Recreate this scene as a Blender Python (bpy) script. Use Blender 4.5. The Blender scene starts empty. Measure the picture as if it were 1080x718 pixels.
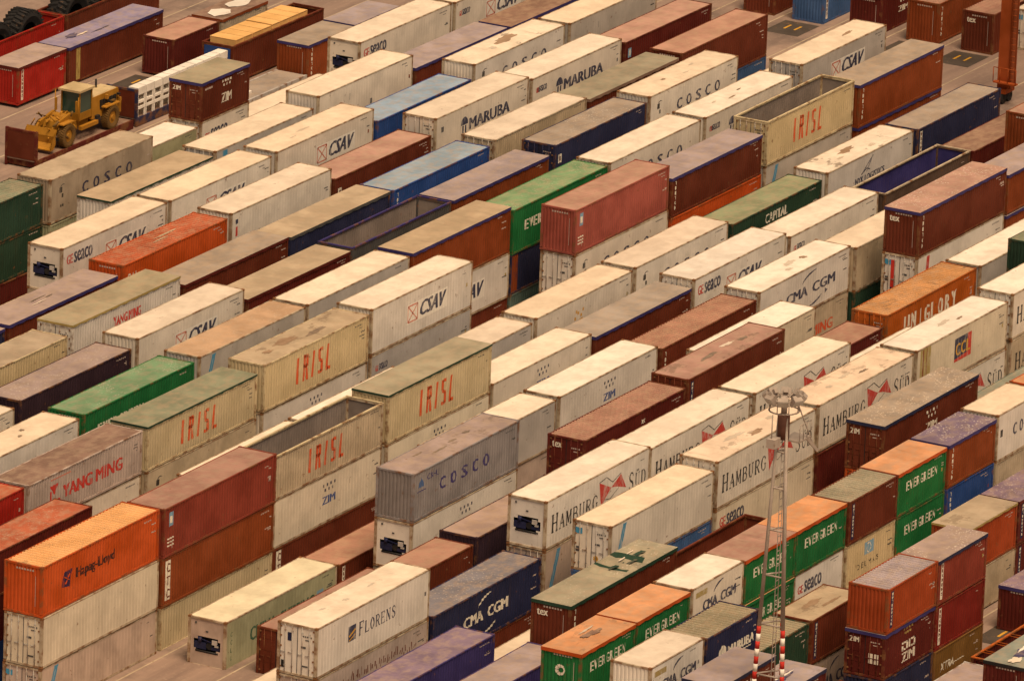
import bpy, bmesh, math, random
from mathutils import Vector, Matrix
random.seed(7)
S = bpy.context.scene
COL = S.collection
OX, OY = 450.0, 240.0
W = 2.438
ROW = {0:204.81,1:209.29,2:213.51,3:218.20,4:222.65,5:226.85,6:231.07,7:235.43,8:239.45,9:244.0,10:248.21,11:252.51,
       12:256.84,13:261.03,14:265.40,15:269.70,16:274.03,17:278.22,18:282.78,19:287.1,20:291.45,21:295.8,22:299.6,23:303.75,24:308.4,25:312.9,
       -1:200.45,-2:196.15}
def bay(k): return 397.64 + 12.653*k

# ------------------------------------------------------------------ materials
def srgb(c): return tuple((x/12.92 if x <= .04045 else ((x+.055)/1.055)**2.4) for x in c)
PAL = {  # base colours of the paints (linear)
 'white':(.72,.68,.63),'cream':(.69,.63,.52),'cwhite':(.80,.77,.72),'tan':(.50,.42,.31),'sand':(.56,.47,.30),'grey':(.27,.255,.27),'lgrey':(.46,.44,.43),
 'pinkgrey':(.49,.40,.36),'maroon':(.105,.013,.009),'brown':(.135,.026,.010),'rust':(.235,.050,.010),'red':(.36,.014,.007),'rose':(.32,.078,.060),
 'orange':(.52,.080,.008),'dorange':(.44,.10,.008),'navy':(.022,.026,.075),'blue':(.020,.070,.29),'mblue':(.05,.12,.30),'green':(.012,.16,.045),
 'dgreen':(.020,.055,.035),'pgreen':(.37,.38,.25),'teal':(.12,.19,.17),'ochre':(.40,.30,.10),'purple':(.045,.035,.16),'black':(.02,.02,.022),
 'dkgrey':(.08,.08,.085),'yellow':(.62,.33,.03),'lblue':(.05,.28,.50),'ink':(.015,.02,.07),'inkblk':(.02,.018,.02),'crimson':(.55,.03,.02),
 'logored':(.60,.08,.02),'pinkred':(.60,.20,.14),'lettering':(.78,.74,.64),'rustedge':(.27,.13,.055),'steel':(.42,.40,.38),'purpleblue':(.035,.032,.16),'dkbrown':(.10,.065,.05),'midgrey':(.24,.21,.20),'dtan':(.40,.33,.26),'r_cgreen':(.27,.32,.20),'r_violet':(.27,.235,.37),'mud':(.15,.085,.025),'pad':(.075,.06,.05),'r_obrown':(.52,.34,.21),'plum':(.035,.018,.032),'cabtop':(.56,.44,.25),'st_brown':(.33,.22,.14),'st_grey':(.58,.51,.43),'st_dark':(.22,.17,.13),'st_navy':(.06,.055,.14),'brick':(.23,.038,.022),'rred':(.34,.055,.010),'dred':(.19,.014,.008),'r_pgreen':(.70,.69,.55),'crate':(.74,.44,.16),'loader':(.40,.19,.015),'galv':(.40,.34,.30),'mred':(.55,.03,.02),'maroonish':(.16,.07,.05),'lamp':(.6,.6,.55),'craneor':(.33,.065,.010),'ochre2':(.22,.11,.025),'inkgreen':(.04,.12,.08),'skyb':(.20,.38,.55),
 # roofs: dust and sky light both put into these paler colours
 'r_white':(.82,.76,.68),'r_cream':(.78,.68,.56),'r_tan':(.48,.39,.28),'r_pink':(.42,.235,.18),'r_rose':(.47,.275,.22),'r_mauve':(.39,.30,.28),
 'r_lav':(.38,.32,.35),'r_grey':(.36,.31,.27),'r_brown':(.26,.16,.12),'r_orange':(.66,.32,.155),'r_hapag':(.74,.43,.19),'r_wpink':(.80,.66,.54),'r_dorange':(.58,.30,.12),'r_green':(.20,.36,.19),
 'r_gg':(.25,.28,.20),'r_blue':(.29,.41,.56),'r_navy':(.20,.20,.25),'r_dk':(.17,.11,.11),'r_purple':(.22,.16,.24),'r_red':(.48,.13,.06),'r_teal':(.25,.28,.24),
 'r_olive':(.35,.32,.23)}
MATS = {}
def nt_new(name):
    m = bpy.data.materials.new(name); m.use_nodes = True
    return m, m.node_tree, m.node_tree.nodes['Principled BSDF']
def node(nt, typ, **kw):
    n = nt.nodes.new(typ)
    for k, v in kw.items():
        if k in n.inputs: n.inputs[k].default_value = v
        else: setattr(n, k, v)
    return n
def paint(col, kind='side', rust=.35, specks=0., stains=0., rough=.68):
    """weathered container paint; kind side|roof|frame|flat"""
    key = (col, kind, rust, specks, stains, rough)
    if key in MATS: return MATS[key]
    m, nt, b = nt_new('_'.join([kind, 'paint', col])); L = nt.links.new
    base = PAL[col]
    tc = node(nt, 'ShaderNodeTexCoord'); oi = node(nt, 'ShaderNodeObjectInfo')
    mul = node(nt, 'ShaderNodeMath', operation='MULTIPLY'); mul.inputs[1].default_value = 97.3
    L(oi.outputs['Random'], mul.inputs[0])
    add = node(nt, 'ShaderNodeVectorMath', operation='ADD')
    L(tc.outputs['Object'], add.inputs[0]); L(mul.outputs[0], add.inputs[1])
    def noise(scale, detail=4., sc=(1,1,1), rough_=.6):
        mp = node(nt, 'ShaderNodeMapping'); mp.inputs['Scale'].default_value = sc
        L(add.outputs[0], mp.inputs[0])
        n = node(nt, 'ShaderNodeTexNoise', Scale=scale, Detail=detail, Roughness=rough_)
        L(mp.outputs[0], n.inputs['Vector']); return n.outputs['Fac']
    def ramp(fac, a, bb, va=0., vb=1.):
        r = node(nt, 'ShaderNodeMapRange'); r.interpolation_type = 'SMOOTHSTEP'
        r.inputs['From Min'].default_value = a; r.inputs['From Max'].default_value = bb
        r.inputs['To Min'].default_value = va; r.inputs['To Max'].default_value = vb
        L(fac, r.inputs['Value']); return r.outputs[0]
    def mix(fac, c1, c2, typ='MIX'):
        x = node(nt, 'ShaderNodeMix', data_type='RGBA', blend_type=typ)
        if isinstance(fac, float): x.inputs[0].default_value = fac
        else: L(fac, x.inputs[0])
        for i, c in ((6, c1), (7, c2)):
            if isinstance(c, tuple): x.inputs[i].default_value = (*c, 1)
            else: L(c, x.inputs[i])
        return x.outputs[2]
    fade = noise(.55, 3.)
    dark = tuple(v*.80 for v in base); lum = sum(base)/3
    light = tuple(min(.9, v*1.06 + lum*.05 + .002) for v in base); pale = lum > .42
    if pale: dark = tuple(v*.91 for v in base)
    c = mix(ramp(fade, .33, .68), dark, light)
    if kind == 'side':
        st = noise(1., 5., (3.2, 3.2, .32))          # vertical run-off streaks
        c = mix(ramp(st, .52, .76, 0., (.14+rust*.35) if pale else (.25+rust*.4)), c, tuple(v*.55+.03*w for v, w in zip(base, (1.3, .7, .3))))
        sp = noise(2.6, 6.)
        c = mix(ramp(sp, .66-.06*rust, .74, 0., min(1., .4+rust)), c, (.17, .075, .032))
    elif kind == 'roof':
        du = noise(1.3, 6., (1, 1.6, 1))
        c = mix(ramp(du, .40, .66, 0., .16 if pale else .40), c, (.44, .33, .235))
        bl = noise(.8, 6., (2.4, .45, 1))
        c = mix(ramp(bl, .58, .72, 0., (.10 if pale else .26)+stains*.45), c, tuple(v*.45 for v in base))
        if stains > .3:
            b2 = noise(.42, 7., (1, 1.9, 1), .72)
            c = mix(ramp(b2, .57, .63, 0., .75*stains), c, (.15, .105, .07))
        sp = noise(2.2, 6.)
        c = mix(ramp(sp, .66, .73, 0., min(.85, .25+rust)), c, (.20, .10, .05))
        if specks > 0:  # white speckles, their glint painted into the roof colour
            vo = node(nt, 'ShaderNodeTexVoronoi', Scale=5.2)
            L(add.outputs[0], vo.inputs['Vector'])
            cl = noise(.5, 2.)
            th = node(nt, 'ShaderNodeMath', operation='MULTIPLY'); L(ramp(cl, .42, .56), th.inputs[0]); L(ramp(vo.outputs['Distance'], .30, .16), th.inputs[1])
            c = mix(mixfac(nt, th.outputs[0], specks), c, (.74, .68, .60))
    elif kind == 'frame':
        sp = noise(1.8, 6.)
        c = mix(ramp(sp, .56-.22*rust, .66, 0., .85), c, (.19, .085, .035))
    else:
        sp = noise(3., 5.)
        c = mix(ramp(sp, .58, .72, 0., rust), c, (.22, .12, .06))
    if kind in ('side', 'roof'):
        rr_ = node(nt, 'ShaderNodeValToRGB'); el = rr_.color_ramp.elements
        el[0].color = (.86, .86, .88, 1); el[1].color = (1.04, .99, .92, 1); el[1].position = 1.
        e2 = el.new(.35); e2.color = (1.04, 1.04, 1.04, 1); e3 = el.new(.7); e3.color = (.95, .92, .88, 1)
        L(oi.outputs['Random'], rr_.inputs[0]); c = mix(1.0, c, rr_.outputs[0], 'MULTIPLY')
    L(c, b.inputs['Base Color'])
    b.inputs['Roughness'].default_value = rough
    b.inputs['Specular IOR Level'].default_value = .22 if kind != 'roof' else .35
    bu = node(nt, 'ShaderNodeBump', Strength=.25, Distance=.03)
    L(noise(1.6, 4.), bu.inputs['Height']); L(bu.outputs[0], b.inputs['Normal'])
    MATS[key] = m
    return m
def mixfac(nt, sock, k):
    n = node(nt, 'ShaderNodeMath', operation='MULTIPLY'); nt.links.new(sock, n.inputs[0]); n.inputs[1].default_value = k
    return n.outputs[0]
def ink(col, under):
    """lettering paint, worn through to the wall colour in places"""
    key = ('ink', col, under)
    if key in MATS: return MATS[key]
    m, nt, b = nt_new('lettering_'+col); L = nt.links.new
    tc = node(nt, 'ShaderNodeTexCoord'); oi = node(nt, 'ShaderNodeObjectInfo')
    mul = node(nt, 'ShaderNodeMath', operation='MULTIPLY'); mul.inputs[1].default_value = 61.
    L(oi.outputs['Random'], mul.inputs[0]); add = node(nt, 'ShaderNodeVectorMath', operation='ADD'); L(tc.outputs['Object'], add.inputs[0]); L(mul.outputs[0], add.inputs[1])
    mp = node(nt, 'ShaderNodeMapping'); mp.inputs['Scale'].default_value = (2.2, 2.2, .8); L(add.outputs[0], mp.inputs[0])
    n = node(nt, 'ShaderNodeTexNoise', Scale=1.6, Detail=8., Roughness=.75); L(mp.outputs[0], n.inputs['Vector'])
    r = node(nt, 'ShaderNodeMapRange'); r.inputs['From Min'].default_value = .50; r.inputs['From Max'].default_value = .66; r.inputs['To Min'].default_value = .06; r.inputs['To Max'].default_value = .62; L(n.outputs['Fac'], r.inputs['Value'])
    x = node(nt, 'ShaderNodeMix', data_type='RGBA'); L(r.outputs[0], x.inputs[0]); x.inputs[6].default_value = (*PAL[col], 1); x.inputs[7].default_value = (*[v*.9 for v in PAL[under]], 1)
    L(x.outputs[2], b.inputs['Base Color']); b.inputs['Roughness'].default_value = .65; b.inputs['Specular IOR Level'].default_value = .2
    MATS[key] = m; return m
def glass_mat():
    if 'glass' in MATS: return MATS['glass']
    m, nt, b = nt_new('dark_glass'); b.inputs['Base Color'].default_value = (.03, .07, .055, 1); b.inputs['Roughness'].default_value = .12
    MATS['glass'] = m; return m
def ground_mat():
    m, nt, b = nt_new('yard_pavement'); L = nt.links.new
    tc = node(nt, 'ShaderNodeTexCoord')
    def noise(scale, sc=(1,1,1), d=6.):
        mp = node(nt, 'ShaderNodeMapping'); mp.inputs['Scale'].default_value = sc; L(tc.outputs['Object'], mp.inputs[0])
        n = node(nt, 'ShaderNodeTexNoise', Scale=scale, Detail=d, Roughness=.65); L(mp.outputs[0], n.inputs['Vector']); return n.outputs['Fac']
    r = node(nt, 'ShaderNodeValToRGB'); e = r.color_ramp.elements
    e[0].position = .3; e[0].color = (.19, .135, .115, 1); e[1].position = .72; e[1].color = (.36, .26, .21, 1)
    L(noise(.25, (.25, 2.2, 1)), r.inputs[0])
    r2 = node(nt, 'ShaderNodeMapRange'); r2.inputs['From Min'].default_value = .52; r2.inputs['From Max'].default_value = .68; L(noise(.12), r2.inputs[0])
    x = node(nt, 'ShaderNodeMix', data_type='RGBA'); L(r2.outputs[0], x.inputs[0]); L(r.outputs[0], x.inputs[6]); x.inputs[7].default_value = (.14, .105, .09, 1)
    r3 = node(nt, 'ShaderNodeMapRange'); r3.inputs['From Min'].default_value = .55; r3.inputs['From Max'].default_value = .75; r3.inputs['To Max'].default_value = .5; L(noise(2.5), r3.inputs[0])
    y = node(nt, 'ShaderNodeMix', data_type='RGBA'); L(r3.outputs[0], y.inputs[0]); L(x.outputs[2], y.inputs[6]); y.inputs[7].default_value = (.42, .33, .26, 1)
    L(y.outputs[2], b.inputs['Base Color']); b.inputs['Roughness'].default_value = .8
    return m
def plain(col, rough=.6, rust=.25): return paint(col, 'flat', rust=rust, rough=rough)

# ------------------------------------------------------------------ mesh builder
class MB:
    def __init__(s): s.v = []; s.f = []; s.m = []; s.mats = []; s.sm = []
    def mi(s, mat):
        if mat not in s.mats: s.mats.append(mat)
        return s.mats.index(mat)
    def face(s, pts, mat, smooth=False):
        n = len(s.v); s.v += [tuple(p) for p in pts]; s.f.append(tuple(range(n, n+len(pts)))); s.m.append(s.mi(mat)); s.sm.append(smooth)
    def box(s, x0, y0, z0, x1, y1, z1, mat):
        n = len(s.v)
        s.v += [(x0,y0,z0),(x1,y0,z0),(x1,y1,z0),(x0,y1,z0),(x0,y0,z1),(x1,y0,z1),(x1,y1,z1),(x0,y1,z1)]
        for q in ((0,3,2,1),(4,5,6,7),(0,1,5,4),(1,2,6,5),(2,3,7,6),(3,0,4,7)):
            s.f.append(tuple(n+i for i in q)); s.m.append(s.mi(mat)); s.sm.append(False)
    def beam(s, a, b, w, mat, h=None):
        a = Vector(a); b = Vector(b); d = (b-a).normalized(); h = h or w
        up = Vector((0,0,1)) if abs(d.z) < .95 else Vector((1,0,0))
        r = d.cross(up).normalized(); u = r.cross(d)
        n = len(s.v)
        for p in (a, b):
            for i, j in ((-1,-1),(1,-1),(1,1),(-1,1)): s.v.append(tuple(p + r*i*w/2 + u*j*h/2))
        for q in ((0,3,2,1),(4,5,6,7),(0,1,5,4),(1,2,6,5),(2,3,7,6),(3,0,4,7)):
            s.f.append(tuple(n+i for i in q)); s.m.append(s.mi(mat)); s.sm.append(False)
    def cyl(s, a, b, r0, mat, r1=None, seg=12, smooth=True):
        a = Vector(a); b = Vector(b); d = (b-a).normalized(); r1 = r0 if r1 is None else r1
        up = Vector((0,0,1)) if abs(d.z) < .95 else Vector((1,0,0))
        r = d.cross(up).normalized(); u = r.cross(d); n = len(s.v)
        for p, rr in ((a, r0), (b, r1)):
            for i in range(seg):
                t = 2*math.pi*i/seg; s.v.append(tuple(p + r*math.cos(t)*rr + u*math.sin(t)*rr))
        for i in range(seg):
            j = (i+1) % seg; s.f.append((n+i, n+j, n+seg+j, n+seg+i)); s.m.append(s.mi(mat)); s.sm.append(smooth)
        s.f.append(tuple(n+i for i in reversed(range(seg)))); s.m.append(s.mi(mat)); s.sm.append(False)
        s.f.append(tuple(n+seg+i for i in range(seg))); s.m.append(s.mi(mat)); s.sm.append(False)
    def build(s, name, parent=None, loc=None):
        me = bpy.data.meshes.new(name); me.from_pydata(s.v, [], s.f)
        for m in s.mats: me.materials.append(m)
        me.polygons.foreach_set('material_index', s.m); me.polygons.foreach_set('use_smooth', s.sm)
        me.update()
        o = bpy.data.objects.new(name, me); COL.objects.link(o)
        if parent is not None: o.parent = parent
        if loc: o.location = loc
        return o
def tag(o, label=None, cat=None, group=None, kind=None):
    if label: o['label'] = label
    if cat: o['category'] = cat
    if group: o['group'] = group
    if kind: o['kind'] = kind
    return o
def empty(name, loc, rz=0.):
    o = bpy.data.objects.new(name, None); o.empty_display_size = .3; COL.objects.link(o); o.location = loc; o.rotation_euler = (0, 0, rz)
    return o

# ------------------------------------------------------------------ lettering
GLY = {}
def glyphs(text, bold=.0, shear=0.):
    key = (text, bold, shear)
    if key in GLY: return GLY[key]
    cu = bpy.data.curves.new('t', 'FONT'); cu.body = text; cu.size = 1.0; cu.resolution_u = 2; cu.offset = 0.; cu.shear = shear; cu.fill_mode = 'BOTH'
    o = bpy.data.objects.new('t', cu); COL.objects.link(o)
    dg = bpy.context.evaluated_depsgraph_get(); me = o.evaluated_get(dg).to_mesh()
    vs = [v.co.copy() for v in me.vertices]; fs = [tuple(p.vertices) for p in me.polygons]
    o.evaluated_get(dg).to_mesh_clear(); bpy.data.objects.remove(o); bpy.data.curves.remove(cu)
    x0 = min(v.x for v in vs); x1 = max(v.x for v in vs); y0 = min(v.y for v in vs); y1 = max(v.y for v in vs)
    r = ([((v.x-x0)/(x1-x0), (v.y-y0)/(y1-y0)) for v in vs], fs); GLY[key] = r
    return r
# thin serif capitals, strokes on a 1 x 1 cell: (x0,y0,x1,y1,width)
TH, TN = .20, .085
SER = {
 'H':[(.2,0,.2,1,TH),(.8,0,.8,1,TH),(.2,.5,.8,.5,TN),(.05,.02,.36,.02,TN),(.64,.02,.95,.02,TN),(.05,.98,.36,.98,TN),(.64,.98,.95,.98,TN)],
 'A':[(.15,0,.5,1,TN),(.5,1,.85,0,TH),(.28,.36,.72,.36,TN),(.02,.02,.3,.02,TN),(.66,.02,.99,.02,TN)],
 'M':[(.14,0,.16,1,TN),(.16,1,.5,.15,TH),(.5,.15,.84,1,TN),(.84,1,.87,0,TH),(.02,.02,.28,.02,TN),(.72,.02,1.,.02,TN),(.04,.98,.2,.98,TN),(.8,.98,.98,.98,TN)],
 'B':[(.22,0,.22,1,TH),(.1,.98,.6,.98,TN),(.6,.98,.78,.85,.12),(.78,.85,.78,.65,.15),(.78,.65,.6,.53,.12),(.22,.53,.62,.53,TN),(.62,.53,.86,.4,.12),(.86,.4,.86,.15,.16),(.86,.15,.66,.02,.12),(.1,.02,.66,.02,TN)],
 'U':[(.2,1,.2,.28,TH),(.2,.28,.36,.05,.13),(.36,.05,.62,.03,.1),(.62,.03,.8,.25,.08),(.8,.25,.8,1,TN),(.05,.98,.36,.98,TN),(.64,.98,.95,.98,TN)],
 'R':[(.22,0,.22,1,TH),(.08,.98,.6,.98,TN),(.6,.98,.8,.84,.12),(.8,.84,.8,.64,.15),(.8,.64,.6,.5,.12),(.22,.5,.62,.5,TN),(.5,.5,.86,.02,.15),(.06,.02,.4,.02,TN),(.8,.02,1,.02,TN)],
 'G':[(.88,.74,.78,.92,.1),(.78,.92,.5,1,.09),(.5,1,.22,.82,.13),(.22,.82,.14,.5,TH),(.14,.5,.22,.18,TH),(.22,.18,.5,0,.12),(.5,0,.84,.1,.09),(.84,.1,.84,.42,.13),(.66,.44,.98,.44,TN)],
 'S':[(.82,.78,.7,.95,.09),(.7,.95,.45,1,.1),(.45,1,.2,.84,.13),(.2,.84,.26,.62,.15),(.26,.62,.74,.4,.16),(.74,.4,.82,.18,.15),(.82,.18,.56,0,.12),(.56,0,.26,.04,.1),(.26,.04,.15,.24,.09)],
 'D':[(.22,0,.22,1,TH),(.08,.98,.55,.98,TN),(.55,.98,.8,.82,.12),(.8,.82,.88,.5,.17),(.88,.5,.8,.18,.17),(.8,.18,.55,.02,.12),(.08,.02,.55,.02,TN)],
 'F':[(.22,0,.22,1,TH),(.08,.98,.9,.98,TN),(.9,.98,.9,.78,TN),(.22,.52,.68,.52,TN),(.08,.02,.4,.02,TN)],
 'L':[(.22,0,.22,1,TH),(.08,.98,.4,.98,TN),(.08,.02,.9,.02,TN),(.9,.02,.92,.25,TN)],
 'O':[(.5,1,.24,.84,.12),(.24,.84,.14,.5,TH),(.14,.5,.24,.16,TH),(.24,.16,.5,0,.12),(.5,0,.76,.16,.12),(.76,.16,.86,.5,TH),(.86,.5,.76,.84,TH),(.76,.84,.5,1,.12)],
 'E':[(.22,0,.22,1,TH),(.08,.98,.85,.98,TN),(.85,.98,.86,.78,TN),(.22,.52,.68,.52,TN),(.08,.02,.88,.02,TN),(.88,.02,.9,.24,TN)],
 'N':[(.16,0,.16,1,TN),(.16,1,.84,0,TH),(.84,0,.84,1,TN),(.04,.02,.3,.02,TN),(.02,.98,.22,.98,TN),(.7,.98,.98,.98,TN)]}
class Art:
    """flat artwork laid on a wall panel: s along the panel, t up"""
    def __init__(s): s.polys = []          # (list of (s,t), colour, layer)
    def poly(s, pts, col, lay=1): s.polys.append((pts, col, lay))
    def rect(s, a, b, c, d, col, lay=1): s.poly([(a,b),(c,b),(c,d),(a,d)], col, lay)
    def text(s, txt, a, b, c, d, col, bold=.03, shear=0., lay=2):
        vs, fs = glyphs(txt, bold, shear)
        n = 1 if bold < .025 else 3 if bold < .045 else 4
        e = min(abs(d-b)*min(.2, bold*3.6), abs(c-a)*.5/max(1,len(txt))*.36); w = (c-a)-e
        for k in range(n):
            o = e*k/max(1, n-1)
            for f in fs: s.polys.append(([(a+o+w*vs[i][0], b+(d-b)*vs[i][1]) for i in f], col, lay+k*.22))
    def stroke(s, x0, y0, x1, y1, w, col, lay=2):
        dx, dy = x1-x0, y1-y0; l = math.hypot(dx, dy) or 1; nx, ny = -dy/l*w/2, dx/l*w/2
        s.poly([(x0+nx,y0+ny),(x0-nx,y0-ny),(x1-nx,y1-ny),(x1+nx,y1+ny)], col, lay)
    def serif(s, txt, a, b, c, d, col, first=1.0, gap=.16):
        n = len(txt); cw = (c-a)/(n+gap*(n-1)+(first-1)); x = a
        for i, ch in enumerate(txt):
            k = first if i == 0 else 1.; w = cw*k; h = (d-b)*(1. if i == 0 else 1./first)
            for (x0,y0,x1,y1,t) in SER[{'Ü':'U'}.get(ch, ch)]:
                s.stroke(x+w*x0, b+h*y0, x+w*x1, b+h*y1, t*w*1.15, col)
            if ch == 'Ü':
                for q in (.35, .65): s.rect(x+w*q-.05, b+h*1.1, x+w*q+.05, b+h*1.24, col, 2)
            x += w + cw*gap
    def arc(s, cx, cy, rx, ry, a0, a1, w, col):
        n = 8
        for i in range(n):
            t0 = math.radians(a0+(a1-a0)*i/n); t1 = math.radians(a0+(a1-a0)*(i+1)/n); ww = w*(.35+math.sin(math.pi*(i+.5)/n))
            s.stroke(cx+rx*math.cos(t0), cy+ry*math.sin(t0), cx+rx*math.cos(t1), cy+ry*math.sin(t1), ww, col)
def logo(A, kind, L, h, col=None):
    X = lambda f: L*f
    if kind == 'csav' or kind == 'csav_low':
        a = X(.36) if kind == 'csav' else X(.42); m = h*.50; g = 'ink'
        A.rect(a-.15, m-.62, a+4.75, m+.62, 'cwhite', 1)
        for q in ((0,0,1,0),(1,0,1,1),(1,1,0,1),(0,1,0,0),(0,0,1,1),(0,1,1,0)):
            A.stroke(a+q[0]*1.15, m-.5+q[1]*1., a+q[2]*1.15, m-.5+q[3]*1., .09, 'pinkred')
        A.text('CSAV', a+1.45, m-.42, a+4.65, m+.5, 'ink', .045, .35)
        if kind == 'csav_low': A.text('COMPAÑIA', a-.1, m-1.0, a+4.6, m-.72, 'ink', .03)
    elif kind == 'seaco':
        A.text('GE', X(.045), h*.60, X(.105), h*.80, 'crimson', .03); A.text('seaco', X(.115), h*.58, X(.29), h*.82, 'ink', .035)
    elif kind == 'seaco_s':
        A.text('GE', X(.05), h*.62, X(.08), h*.74, 'crimson', .03); A.text('seaco', X(.085), h*.62, X(.17), h*.76, 'ink', .03)
    elif kind == 'seaco20':
        A.text('GE', X(.08), h*.52, X(.19), h*.70, 'crimson', .03); A.text('seaco', X(.21), h*.50, X(.56), h*.76, 'ink', .035)
    elif kind in ('cosco', 'coscog', 'cosco20'):
        c = 'purple' if kind == 'coscog' else 'ink'
        a, b = (.31, .80) if kind == 'cosco' else (.25, .72) if kind == 'coscog' else (.35, .98)
        n = 5; cw = X(b-a)/(n+(n-1)*.75)
        for i, ch in enumerate('COSCO'): A.text(ch, X(a)+i*cw*1.75, h*.40, X(a)+i*cw*1.75+cw, h*.65, c, .04)
        if kind == 'cosco':
            for q in ((.6,.62,.34,.22),(.86,.5,.2,.16),(.7,.3,.16,.1),(.95,.3,.14,.1)): A.rect(q[0]+.5, h*q[1], q[0]+.5+q[2], h*q[1]+q[3]*1.6, 'inkblk')
            A.arc(1.5, h*.62, .45, .5, 60, 170, .05, 'dkgrey')
        elif kind == 'coscog':
            A.poly([(.55,h*.66),(1.3,h*.66),(.95,h*.86)], 'mblue'); A.text('CBHU', 1.6, h*.74, 3., h*.86, 'purple', .02); A.rect(.5,h*.57,1.5,h*.59,'purple')
        else:
            A.rect(.45, h*.5, .75, h*.65, 'inkblk')
    elif kind in ('maruba', 'maruba20'):
        a, b, c = (.27, .36, .80) if kind == 'maruba' else (.25, .42, .93); k = 'ink' if kind == 'maruba' else 'lettering'
        m0, m1 = (h*.40, h*.66) if kind == 'maruba' else (h*.36, h*.56)
        r = X(b-a)*.42; cx = X((a+b)/2)-.05
        A.poly([(cx+r*math.cos(math.radians(t)), m1-.28+r*1.15*math.sin(math.radians(t))) for t in range(0, 181, 20)], k)
        A.rect(cx-.28, m0-.1, cx-.08, m1-.33, k); A.rect(cx+.08, m0-.1, cx+.28, m1-.33, k)
        A.text('MARUBA', X(b), m0, X(c), m1, k, .05); A.rect(X(b), m0-.16, X(c)-.3, m0-.10, k)
        if kind == 'maruba': A.rect(X(.06), h*.62, X(.09), h*.74, 'dkgrey')
    elif kind == 'irisl':
        G_ = {'I':[(.12,0,.12,1)],'R':[(.12,0,.12,1),(.1,.93,.5,.93),(.5,.95,.5,.55),(.1,.56,.5,.56),(.36,.56,.56,0)],
              'S':[(.55,.93,.14,.93),(.14,.95,.14,.56),(.14,.54,.5,.46),(.5,.46,.5,.06),(.5,.07,.06,.07)],'L':[(.12,0,.12,1),(.1,.07,.55,.07)]}
        for i, ch in enumerate('IRISL'):
            x = X(.31)+[0, .72, 1.78, 2.45, 3.45][i]
            for (xa, ya, xb, yb) in G_[ch]:
                sl = .10; A.stroke(x+xa+sl*ya, h*(.25+.55*ya), x+xb+sl*yb, h*(.25+.55*yb), .25 if xa == xb else .2, 'logored')
    elif kind in ('zim', 'zimw', 'zimb'):
        c = {'zim':'ink','zimw':'lettering','zimb':'ink'}[kind]; t = {'zim':'blue','zimw':'lettering','zimb':'ink'}[kind]
        a = X(.45)
        for i in range(4): A.rect(a+.05+i*.42, h*.76, a+.2+i*.42, h*.82, c)
        for i in range(3): A.rect(a+.25+i*.42, h*.66, a+.4+i*.42, h*.72, c)
        A.text('ZIM', a, h*.40, a+1.5, h*.56, t, .05)
    elif kind == 'zim20':
        for i in range(4): A.rect(2.6+i*.34, h*.80, 2.8+i*.34, h*.86, 'lettering')
        for i in range(3): A.rect(2.8+i*.34, h*.70, 3.0+i*.34, h*.76, 'lettering')
        A.text('ZIM', 2.55, h*.28, 3.9, h*.52, 'lettering', .05); A.rect(.5, h*.78, 1.4, h*.83, 'pinkgrey')
    elif kind == 'zimheb':
        for i in range(4): A.rect(2.3+i*.3, h*.86, 2.5+i*.3, h*.91, 'ochre')
        for i in range(3): A.rect(2.45+i*.3, h*.77, 2.65+i*.3, h*.82, 'ochre')
        for q in ((2.2,.56,2.9,.60),(2.75,.42,2.9,.6),(2.2,.42,2.35,.52),(2.2,.41,2.6,.45),(3.05,.42,3.17,.6),(3.3,.56,3.8,.60),(3.65,.42,3.8,.6),(3.3,.41,3.75,.45)): A.rect(q[0], h*q[1], q[2], h*q[3], 'lettering')
        A.text('ZIM', 2.2, h*.15, 3.8, h*.36, 'lettering', .05)
    elif kind == 'yangming':
        A.text('YANG MING', X(.30), h*.33, X(.83), h*.62, 'crimson', .045); A.poly([(X(.19),h*.72),(X(.265),h*.74),(X(.23),h*.50)], 'crimson'); A.rect(X(.19), h*.30, X(.205), h*.60, 'crimson'); A.rect(X(.235), h*.33, X(.28), h*.38, 'crimson')
        A.rect(X(.2), h*.84, X(.37), h*.87, 'pinkred')
    elif kind == 'yangming_low': A.text('YANG MING', X(.30), h*.36, X(.84), h*.60, 'logored', .045)
    elif kind == 'hapag':
        A.poly([(X(.17),h*.40),(X(.235),h*.36),(X(.255),h*.70),(X(.185),h*.68)], 'ink'); A.stroke(X(.2),h*.44,X(.235),h*.62,.1,'logored',3); A.stroke(X(.185),h*.6,X(.23),h*.5,.06,'orange',3)
        A.text('Hapag-Lloyd', X(.29), h*.40, X(.62), h*.66, 'inkblk', .03)
    elif kind in ('hamburg', 'hamburg_l'):
        A.serif('HAMBURG', X(.055), h*.30, X(.50), h*.66, 'inkblk', 1.25); A.serif('SÜD', X(.795), h*.30, X(.965), h*.66, 'inkblk', 1.2)
        A.poly([(X(.51),h*.80),(X(.585),h*.66),(X(.63),h*.58),(X(.565),h*.40),(X(.535),h*.22)], 'crimson'); A.poly([(X(.63),h*.58),(X(.72),h*.76),(X(.775),h*.42),(X(.68),h*.54)], 'crimson')
        A.stroke(X(.51), h*.80, X(.58), h*.84, .05, 'inkblk'); A.stroke(X(.58), h*.84, X(.64), h*.68, .05, 'inkblk'); A.stroke(X(.64), h*.68, X(.72), h*.78, .05, 'inkblk'); A.stroke(X(.565), h*.40, X(.62), h*.36, .04, 'inkblk'); A.stroke(X(.62), h*.36, X(.70), h*.5, .04, 'inkblk')
    elif kind == 'florens':
        A.rect(X(.28), h*.40, X(.345), h*.70, 'ink'); A.stroke(X(.285), h*.50, X(.34), h*.60, .12, 'yellow', 3); A.stroke(X(.285), h*.42, X(.34), h*.50, .07, 'yellow', 3)
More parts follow.
